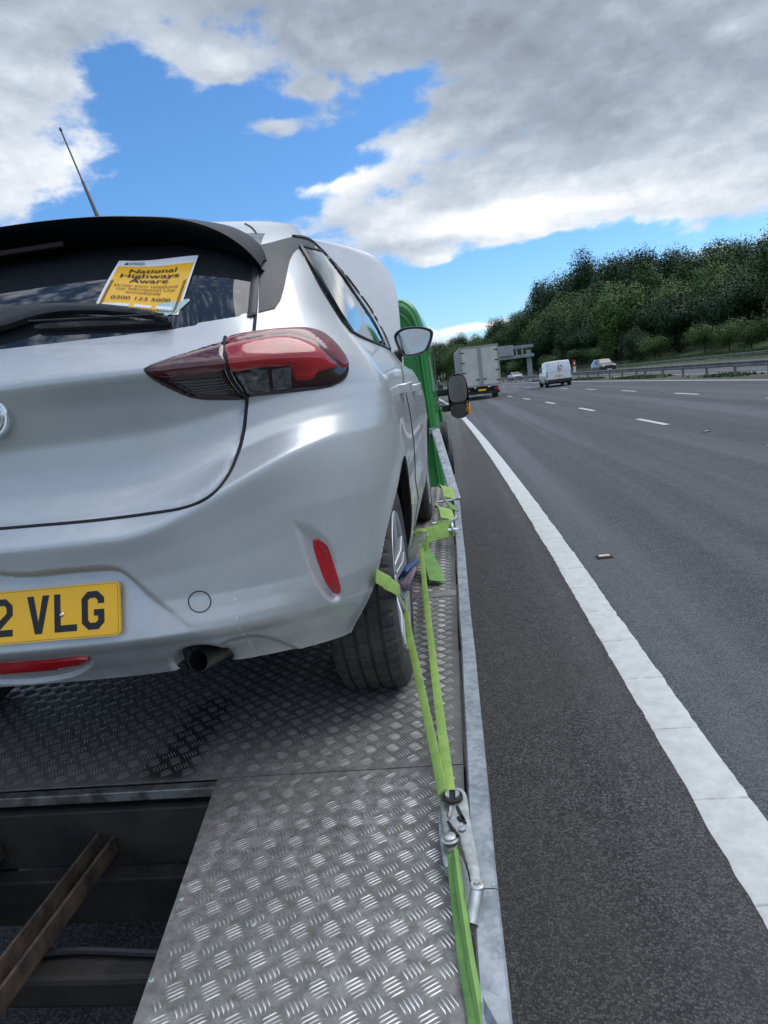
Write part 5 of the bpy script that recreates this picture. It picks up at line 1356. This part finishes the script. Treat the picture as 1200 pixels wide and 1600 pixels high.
# knot and band to the rail hook
hk = P(707, 826, 1, 3.45)
strap('cross_band', [P(650, 842, 1, 3.26), P(668, 836, 1, 3.30), P(688, 830, 1, 3.36), hk], (0, .3, 1), .075, M_strap, ST)
mb = MB(); c_ = P(658, 846, 1, 3.22)
for k in range(3):
    t = np.linspace(0, 2*pi, 22); tl = .35*(k-1)
    mb.tube([c_+np.array([.022*cos(a), .012*sin(a)-.012, .035*sin(a)+.014*(k-1)+.01*cos(a+tl)]) for a in t], .016+.002*k, 8)
mb.build('knot', M_strap, ST, smooth=True)
strap('loose_tail', [P(660, 856, 1, 3.22), P(668, 870, 1, 3.12), P(677, 888, 1, 3.0), P(684, 908, 1, 2.90)], (.9, .2, -.25), .075, M_strapd, ST)
strap('wheel_loop', [P(589, 906, 1, 1.96), P(600, 909, 1, 2.0), P(613, 916, 1, 2.04), P(624, 922, 1, 2.07)], [(0, 0.2, 1), (0, .2, 1)], [.04]*1+[.04]*30, M_strap, ST) if False else strap('wheel_loop', [P(588, 900, 1, 1.58), P(600, 907, 1, 1.62), P(612, 915, 1, 1.64), P(624, 923, 1, 1.72)], (0, .2, 1), .036, M_strap, ST)
# sling: sleeve, blue stitching, purple loop
SLG = empty('wheel_sling', (sl0[0], sl0[1], ZB), 'grimy grey and purple wheel sling wrapped round the rear right tyre', 'sling')
strap('grey_sleeve', [P(654, 838, 1, 2.9), P(650, 846, 1, 2.72), P(643, 862, 1, 2.46), P(638, 878, 1, 2.28), P(633, 893, 1, 2.16)], [(1, 0, .4), (.9, 0, .6)], .085, M_sleeve, SLG, .012)
strap('blue_band', [P(645, 880, 1, 2.22), P(638, 886, 1, 2.17), P(631, 893, 1, 2.13), P(626, 900, 1, 2.10)], [(1, 0, .5), (1, 0, .8)], .058, M_blue, SLG, .013)
strap('purple_loop', [P(641, 893, 1, 2.14), P(637, 903, 1, 2.08), P(630, 914, 1, 2.04), P(624, 924, 1, 2.05), P(621, 930, 1, 2.10)], [(.8, 0, .6), (1, 0, .3)], .050, M_sling, SLG, .012)
# further fittings along the rail
for i, (x, y, Yd) in enumerate(((694, 803, 3.95), (697, 770, 4.7))):
    t0 = P(x, y, 1, Yd); o = empty('strap_hook', (t0[0], t0[1], ZB), ['lime green strap end folded over a steel hook midway along the rail', 'small lime green strap end at the far end of the rail'][i], 'strap hook', 'strap ends hooked on the side rail')
    strap('webbing', [P(x-8, y-8, 1, Yd+.25), P(x, y-9, 1, Yd+.2), P(x+4, y, 1, Yd), P(x+6, y+8, 1, Yd-.12)], (.9, 0, -.3), .085, M_strap, o, .006)
    mb = MB(); c = P(x+6, y+12, 1, Yd-.16); mb.tube([c+np.array([-.09, -.02, 0]), c, c+np.array([.045, .0, .01]), c+np.array([.05, .05, .02])], .008, 8); mb.build('hook', M_steel, o, smooth=True)
    strap('worn_webbing', [P(x+2, y+14, 1, Yd-.18), P(x+9, y+20, 1, Yd-.3), P(x+13, y+27, 1, Yd-.4)], (.8, 0, -.5), .06, M_strapd, o, .006)
o = empty('hook_shackle', (hk[0], hk[1], ZB), 'shiny steel shackle holding the green cross band to the side rail', 'shackle')
mb = MB(); t = np.linspace(0, 2*pi, 20); mb.tube([hk+np.array([.0, .035*cos(a), .03*sin(a)]) for a in t], .008, 8); mb.build('bow', M_steel, o, smooth=True)
mb = MB(); mb.tube([hk+np.array([-.03, -.03, .0]), hk+np.array([.03, -.03, .0])], .010, 10); mb.build('pin', M_chrome, o, smooth=True)
strap('worn_sleeve', [P(684, 826, 1, 3.36), P(693, 826, 1, 3.4), P(703, 824, 1, 3.44)], (0, .3, 1), .082, M_strapd, ST, .006)
# ---- ratchet
zr0 = ZB+.05
RT = empty('ratchet_buckle', P(712, 1330, 2, ZB), 'zinc ratchet buckle with long handle lying against the side rail', 'ratchet')
def rz_pt(x, y, h=0.0): return P(x, y, 2, ZB+.045+h)
def plate(name, pts, h, th, m=M_steel, bev=.0012):
    pl = spline(pts, 5, True); v, f, pb = tri(pl, 4); V = np.array([rz_pt(a, b, h) for a, b in v]); Nn = np.tile([0, 0, 1.], (len(V), 1)); d = -sdist(v, pb)
    return finish(name, V, Nn, f, d < .3, -bev*(1-sstep(d/2.5)), th, m, RT, False)[0]
plate('frame_plate', [(688, 1240), (692, 1234), (700, 1232), (709, 1240), (708, 1262), (706, 1282), (712, 1300), (716, 1312), (712, 1324), (703, 1327), (695, 1320), (693, 1305), (691, 1285), (688, 1262)], .004, .006)
plate('frame_side', [(685, 1262), (690, 1262), (693, 1300), (699, 1330), (700, 1352), (694, 1350), (690, 1330), (686, 1300)], -.008, .02, M_galv)
plate('handle', [(702, 1236), (711, 1230), (722, 1232), (729, 1243), (732, 1262), (735, 1284), (740, 1310), (746, 1340), (750, 1368), (752, 1386), (748, 1391), (740, 1391), (736, 1376), (730, 1350), (722, 1322), (717, 1304), (707, 1292), (700, 1280), (706, 1262), (702, 1250)], .014, .005)
mb = MB(); c = rz_pt(706, 1246, .018)
def disc(name, x, y, h, prof, m, n=24):
    c = rz_pt(x, y, h); mb = MB(); mb.lathe(prof, tuple(c), 'z', n); return mb.build(name, m, RT, smooth=True, angle=30)
disc('spindle_end', 707, 1246, .016, [(0, .021), (.004, .021), (.005, .0195), (.005, .0165), (.003, .0155), (.003, 0)], M_chassis)
for sx_ in (-1, 1):
    mb = MB(); c = rz_pt(707, 1244, .020); ang = np.linspace(radians(20), radians(160), 10)*sx_
    pts = [(c[0]+(.0125*sin(a)*1.0)+.002*sx_, c[1]+.0125*cos(a)) for a in ang]; mb.prism([(p[0], p[1]) for p in pts], 2, c[2]-.003, c[2]+.006); mb.build('spindle_half', M_steel, RT)
disc('frame_bolt', 703, 1311, .010, [(0, .0165), (.002, .0165), (.0025, .0125), (.007, .0115), (.0085, .008), (.0085, 0)], M_steel)
disc('pawl_rivet', 721.5, 1295, .016, [(0, .0075), (.002, .007), (.003, .004), (.003, 0)], M_galv)
def slot(x0, y0, x1, y1, w_): mb = MB(); mb.ribbon([rz_pt(x0, y0, .0155), rz_pt((x0+x1)/2, (y0+y1)/2, .0155), rz_pt(x1, y1, .0155)], (1, -.2, 0), w_, .004); mb.build('slot', M_seam, RT)
slot(714, 1260, 727, 1286, .006); slot(718, 1276, 723, 1282, .012); slot(703, 1262, 701, 1276, .006)
mb = MB(); mb.ribbon([rz_pt(704.5, 1261, .017), rz_pt(703.5, 1270, .017), rz_pt(702, 1277, .017)], (1, 0, 0), .006, .005); mb.build('pawl', M_steel, RT)
slot(700, 1284, 716, 1306, .005)
# tubular grip
g0 = rz_pt(746, 1387, .010); g1 = rz_pt(737, 1444, -.022)
mb = MB(); mb.tube([g0, g1], .0115, 20); mb.build('grip', M_steel, RT, smooth=True)
mb = MB(); mb.lathe([(0, .0125), (.003, .0125), (.005, .010), (.005, .006), (.008, .005), (.008, 0)], tuple(g0+np.array([0, 0, .004])), 'z', 16); mb.build('grip_cap', M_steel, RT, smooth=True)
plate('base_pan', [(712, 1335), (722, 1340), (734, 1380), (736, 1440), (730, 1455), (722, 1400), (714, 1360)], -.030, .004, mat('pan_zinc', (.50, .53, .54), .4, .5, b2=(.36, .38, .39), vscale=12))
# strap from the ratchet back towards the tail, with a second folded layer
TS = empty('tail_strap', (rt[0], .9, ZB), 'darker green folded strap running from the ratchet down to the tail of the bed', 'strap', SG_)
def dk(x, y, h): return P(x, y, 2, ZB+h)
strap('lower_layer', [dk(705, 1322, .040), dk(711, 1370, .034), dk(718, 1430, .026), dk(727, 1500, .018), dk(738, 1560, .012), dk(748, 1625, .008)], (1, 0, .5), .024, M_strapd, TS, .006)
strap('upper_layer', [dk(711, 1330, .050), dk(718, 1385, .044), dk(726, 1440, .036), dk(735, 1500, .026), dk(746, 1560, .018), dk(756, 1625, .012)], (1, 0, 1.4), .012, mat('green_edge', (.20, .36, .09), .7, b2=(.13, .25, .06), vscale=15), TS, .010)
HK = empty('flat_hook', dk(772, 1600, 0), 'grey steel flat hook at the bottom end of the green strap', 'hook')
v_ = [dk(754, 1556, .03), dk(762, 1572, .035), dk(800, 1640, .035), dk(770, 1640, .02), dk(758, 1600, .018)]
mb = MB(); mb.add([np.array(q) for q in v_]+[np.array(q)-np.array([0, 0, .004]) for q in v_], [tuple(range(5)), tuple(range(9, 4, -1))]+[(i, (i+1) % 5, (i+1) % 5+5, i+5) for i in range(5)]); mb.build('hook_plate', M_galv, HK)
# ================================================================== TRAFFIC
def place(t, X, Y, rot=0, dz=0):
    t.location = rpt(X, Y, dz); t.rotation_euler = (0, 0, 2*CURV*Y+rot)
def boxes(name, lst, m, t, b=.02, smooth=False):
    a = MB()
    for lo, hi in lst: a.box(lo, hi, b)
    return a.build(name, m, t, local=True, smooth=smooth)
def wheels(t, xs, ys, r, wd=.22):
    for x in xs:
        for y in ys:
            s = 1 if x > 0 else -1; a = MB(); a.lathe([(-wd/2, r*.6), (-wd/2, r*.93), (-wd/2+.02, r), (wd/2-.02, r), (wd/2, r*.93), (wd/2, r*.6), (wd/2*.6, r*.55), (0, .05)], (x, y, r), 'x', 24); w_ = a.build('wheel', M_rubber, t, smooth=True, local=True)
            a = MB(); a.lathe([(s*.02, r*.58), (s*.05, r*.3), (s*.06, .03)], (x, y, r), 'x', 16); o = a.build('rim', M_alloy, t, smooth=True, local=True); o.parent = w_
# box lorry
LR = empty('box_lorry', (0, 0, 0), 'cream box lorry with two closed rear doors in the lane beside the white edge line', 'lorry')
W2, zf, zt_ = 1.27, .92, 3.52
boxes('box_body', [((-W2, 0, zf), (W2, 6.4, zt_))], M_box, LR, .05)
a = MB(); a.box((-W2-.02, .06, zf+.05), (-W2-.004, 6.35, zt_-.10)); a.box((W2+.004, .06, zf+.05), (W2+.02, 6.35, zt_-.10)); a.build('side_panels', M_boxs, LR, local=True)
for s in (-1, 1):
    o = boxes('rear_door', [((min(s*.03, s*1.15), -.035, zf+.08), (max(s*.03, s*1.15), -.004, zt_-.10))], M_box, LR, .01)
    a = MB(); a.tube([(s*.10, -.06, zf+.05), (s*.10, -.06, zt_-.08)], .022, 8); q = a.build('lock_rod', M_galv, LR, local=True); q.parent = o
    a = MB(); a.box((min(s*.10, s*.36), -.08, zf+.42), (max(s*.10, s*.36), -.05, zf+.47)); q = a.build('door_handle', M_chassis, LR, local=True); q.parent = o
    a = MB()
    for zz in (zf+.30, zf+.95, zf+1.6, zt_-.35): a.box((min(s*.98, s*1.22), -.06, zz-.03), (max(s*.98, s*1.22), -.036, zz+.03))
    q = a.build('hinges', M_chassis, LR, local=True); q.parent = o
a = MB(); a.box((-.018, -.05, zf+.06), (.018, -.003, zt_-.09)); a.box((-W2, -.06, zt_-.07), (W2, -.002, zt_+.01)); a.box((-W2, -.06, zf-.02), (W2, -.002, zf+.05)); a.box((-W2, -.05, zf+.05), (-W2+.07, -.002, zt_-.07)); a.box((W2-.07, -.05, zf+.05), (W2, -.002, zt_-.07)); a.build('door_frame', mat('frame_grey', (.30, .30, .27), .6), LR, local=True)
boxes('chassis', [((-.45, .1, .62), (.45, 7.4, .88)), ((-1.15, .05, .40), (1.15, .16, .56)), ((-1.1, .3, .55), (1.1, 1.0, .80))], M_chassis, LR, .01)
for s in (-1, 1): boxes('tail_lamp', [((s*.95-.14, -.02, .62), (s*.95+.14, .03, .76))], M_refl, LR, .01)
for s in (-1, 1): boxes('marker_board', [((s*.45-.07, -.03, .80), (s*.45+.07, .0, .93))], M_white, LR, .005)
boxes('number_plate', [((-.26, -.02, .60), (.26, .0, .72))], M_yellow, LR, .003)
boxes('tail_lift_bar', [((-.42, -.05, .30), (.42, .0, .37))], M_alloy, LR, .01)
boxes('cab', [((-1.1, 6.6, .55), (1.1, 8.3, 2.75))], M_white, LR, .15); boxes('mirror', [((-1.45, 7.9, 1.7), (-1.2, 8.0, 2.3))], M_black, LR, .02); boxes('mirror', [((1.2, 7.9, 1.7), (1.45, 8.0, 2.3))], M_black, LR, .02)
wheels(LR, (-1.0, 1.0), (1.7, 7.5), .42, .36)
place(LR, 3.25, 45.5, 0, -.06)
# white van
def car_loft(name, sects, m, t):
    """sects: list of (y, halfwidth_low, halfwidth_belt, halfwidth_roof, z0, zbelt, zroof)"""
    G = []
    for y, a, b, c, z0, zb_, zr in sects:
        half = [(a*.93, z0), (a, z0+.10), (b, (z0+zb_)/2), (b*.985, zb_-.03), (b*.965, zb_), (c*1.0+(b-c)*.35, zb_+(zr-zb_)*.55), (c, zr-.07), (c*.90, zr-.015), (c*.55, zr), (0, zr+.012)]
        G.append([(x, y, z) for x, z in half]+[(-x, y, z) for x, z in half[::-1][1:]])
    G = np.array(G); n1, n2 = G.shape[:2]; mb = MB(); mb.add(G.reshape(-1, 3), [tuple(f) for f in grid_faces(n1, n2)]+[tuple(range(n2)), tuple((n1-1)*n2+i for i in range(n2))]+[(i*n2, (i+1)*n2, (i+1)*n2+n2-1, i*n2+n2-1) for i in range(n1-1)])
    return mb.build(name, m, t, smooth=True, angle=38, local=True)
VN = empty('white_van', (0, 0, 0), 'small white panel van with dark blue mark on its rear doors', 'van')
car_loft('body', [(0, .82, .86, .70, .36, 1.05, 1.74), (.04, .86, .90, .76, .33, 1.06, 1.80), (.2, .88, .91, .79, .32, 1.08, 1.84), (2.4, .88, .91, .80, .32, 1.08, 1.85), (3.0, .88, .91, .74, .32, 1.07, 1.72), (3.6, .87, .90, .80, .32, 1.02, 1.10), (4.3, .80, .84, .70, .34, .82, .88), (4.42, .70, .75, .6, .38, .75, .8)], M_white, VN)
boxes('rear_bumper', [((-.88, -.07, .30), (.88, .08, .55))], M_black, VN, .03)
boxes('door_seam', [((-.008, -.012, .56), (.008, .01, 1.72))], M_seam, VN, .001)
boxes('rear_door_crease', [((-.80, -.008, 1.08), (.80, .01, 1.10))], mat('van_shadow_line', (.45, .47, .49), .5), VN, .001)
a = MB(); a.prism([(-.02, 1.36), (.16, 1.52), (.24, 1.56), (.18, 1.46), (.30, 1.36), (.17, 1.41), (.12, 1.43)], 1, -.014, -.002); a.prism([(-.16, 1.33), (-.02, 1.45), (.02, 1.40), (-.06, 1.36)], 1, -.014, -.002); a.box((-.14, -.014, 1.27), (.30, -.003, 1.295)); a.build('livery_mark', mat('navy_ink', (.02, .035, .09), .5), VN, local=True)
a = MB(); a.box((-.10, -.03, 1.16), (.16, .0, 1.20), .01); a.build('door_handle', M_black, VN, local=True)
boxes('number_plate', [((-.27, -.03, .74), (.25, -.005, .85))], M_yellow, VN, .003)
for s in (-1, 1): boxes('tail_lamp', [((s*.86-.035, -.01, .72), (s*.86+.035, .06, 1.12))], mat('van_lamp', (.22, .03, .03), .3), VN, .02)
for s in (-1, 1): boxes('side_window', [((s*.875-.03, 2.45, 1.12), (s*.875+.02, 3.25, 1.50))], M_glass, VN, .01); boxes('wing_mirror', [((s*1.02-.10, 3.1, 1.02), (s*1.02+.06, 3.22, 1.25))], M_black, VN, .02)
wheels(VN, (-.80, .80), (.75, 3.45), .32)
boxes('underbody', [((-.75, .1, .22), (.75, 4.2, .36))], M_void, VN, .01)
place(VN, 9.3, 50.5, -.035)
def oncoming(name, label, m, X, Y, kind, rot=0):
    t = empty(name, (0, 0, 0), label, 'car')
    if kind == 'saloon': S_ = [(0, .70, .74, .55, .42, .70, .74), (.15, .82, .86, .62, .32, .78, .82), (.9, .86, .88, .66, .28, .88, .93), (1.25, .87, .89, .64, .28, .92, 1.02), (1.95, .87, .89, .60, .28, .94, 1.42), (2.9, .87, .89, .60, .28, .96, 1.44), (3.7, .87, .88, .60, .28, .98, 1.10), (4.3, .84, .86, .62, .32, .96, 1.0), (4.45, .78, .80, .6, .40, .85, .9)]
    else: S_ = [(0, .72, .76, .6, .45, .80, .86), (.15, .84, .88, .66, .35, .90, .96), (.9, .90, .93, .72, .32, 1.0, 1.08), (1.2, .90, .93, .68, .32, 1.04, 1.16), (1.85, .90, .93, .66, .32, 1.06, 1.62), (3.6, .90, .93, .66, .32, 1.08, 1.66), (4.3, .88, .90, .62, .34, 1.06, 1.45), (4.5, .82, .84, .6, .42, .95, 1.1)]
    car_loft('body', S_, m, t)
    zt2 = 1.40 if kind == 'saloon' else 1.60; zb3 = .95 if kind == 'saloon' else 1.08
    V = [(-.62, 1.22, zb3+.06), (.62, 1.22, zb3+.06), (.53, 1.86, zt2-.02), (-.53, 1.86, zt2-.02)]; V = [(a_, b_-.035, c_+.035) for a_, b_, c_ in V]
    mb = MB(); mb.add(V+[(a_, b_+.02, c_-.02) for a_, b_, c_ in V], [(0, 1, 2, 3), (7, 6, 5, 4), (0, 1, 5, 4), (1, 2, 6, 5), (2, 3, 7, 6), (3, 0, 4, 7)]); mb.build('windscreen', M_glass, t, local=True)
    for s in (-1, 1):
        mb = MB(); q = [(s*.80, 1.35, zb3+.03), (s*.80, 3.6, zb3+.05), (s*.66, 3.2, zt2-.08), (s*.66, 1.95, zt2-.08)]; mb.add(q+[(a_+s*.035, b_, c_) for a_, b_, c_ in q], [(0, 1, 2, 3), (4, 5, 6, 7), (0, 1, 5, 4), (1, 2, 6, 5), (2, 3, 7, 6), (3, 0, 4, 7)]); mb.build('side_window', M_glass, t, local=True)
        lm = mat('headlamp', (.85, .85, .82), .1, 0, 1)
        boxes('headlight', [((s*.62-.17, -.02, zb3-.32), (s*.62+.15, .12, zb3-.18))], lm, t, .03)
        boxes('wing_mirror', [((s*.98-.09, 1.45, zb3), (s*.98+.06, 1.55, zb3+.15))], m, t, .02)
    boxes('grille', [((-.38, -.03, .45), (.38, .05, .62))], M_black, t, .01)
    boxes('number_plate', [((-.26, -.04, .38), (.26, .0, .47))], M_white, t, .003)
    wheels(t, (-.80, .80), (.85, 3.4), .33)
    place(t, X, Y, rot)
    return t
oncoming('oncoming_saloon', 'silver oncoming car on the far carriageway between the lorry and the white van', mat('silver_car', (.50, .52, .54), .3, .5, .5), 18.9, 118, 'saloon')
oncoming('oncoming_suv', 'dark oncoming car with bright headlights behind the central barrier', mat('dark_car', (.035, .03, .035), .25, .3, .8), 21.2, 79, 'suv')
# vehicle glimpsed past the lorry's left, in front of the recovery truck
oncoming('distant_car', 'dark vehicle far ahead glimpsed left of the recovery truck mirror', mat('dark_car2', (.02, .022, .025), .3), 1.6, 83, 'suv', pi)
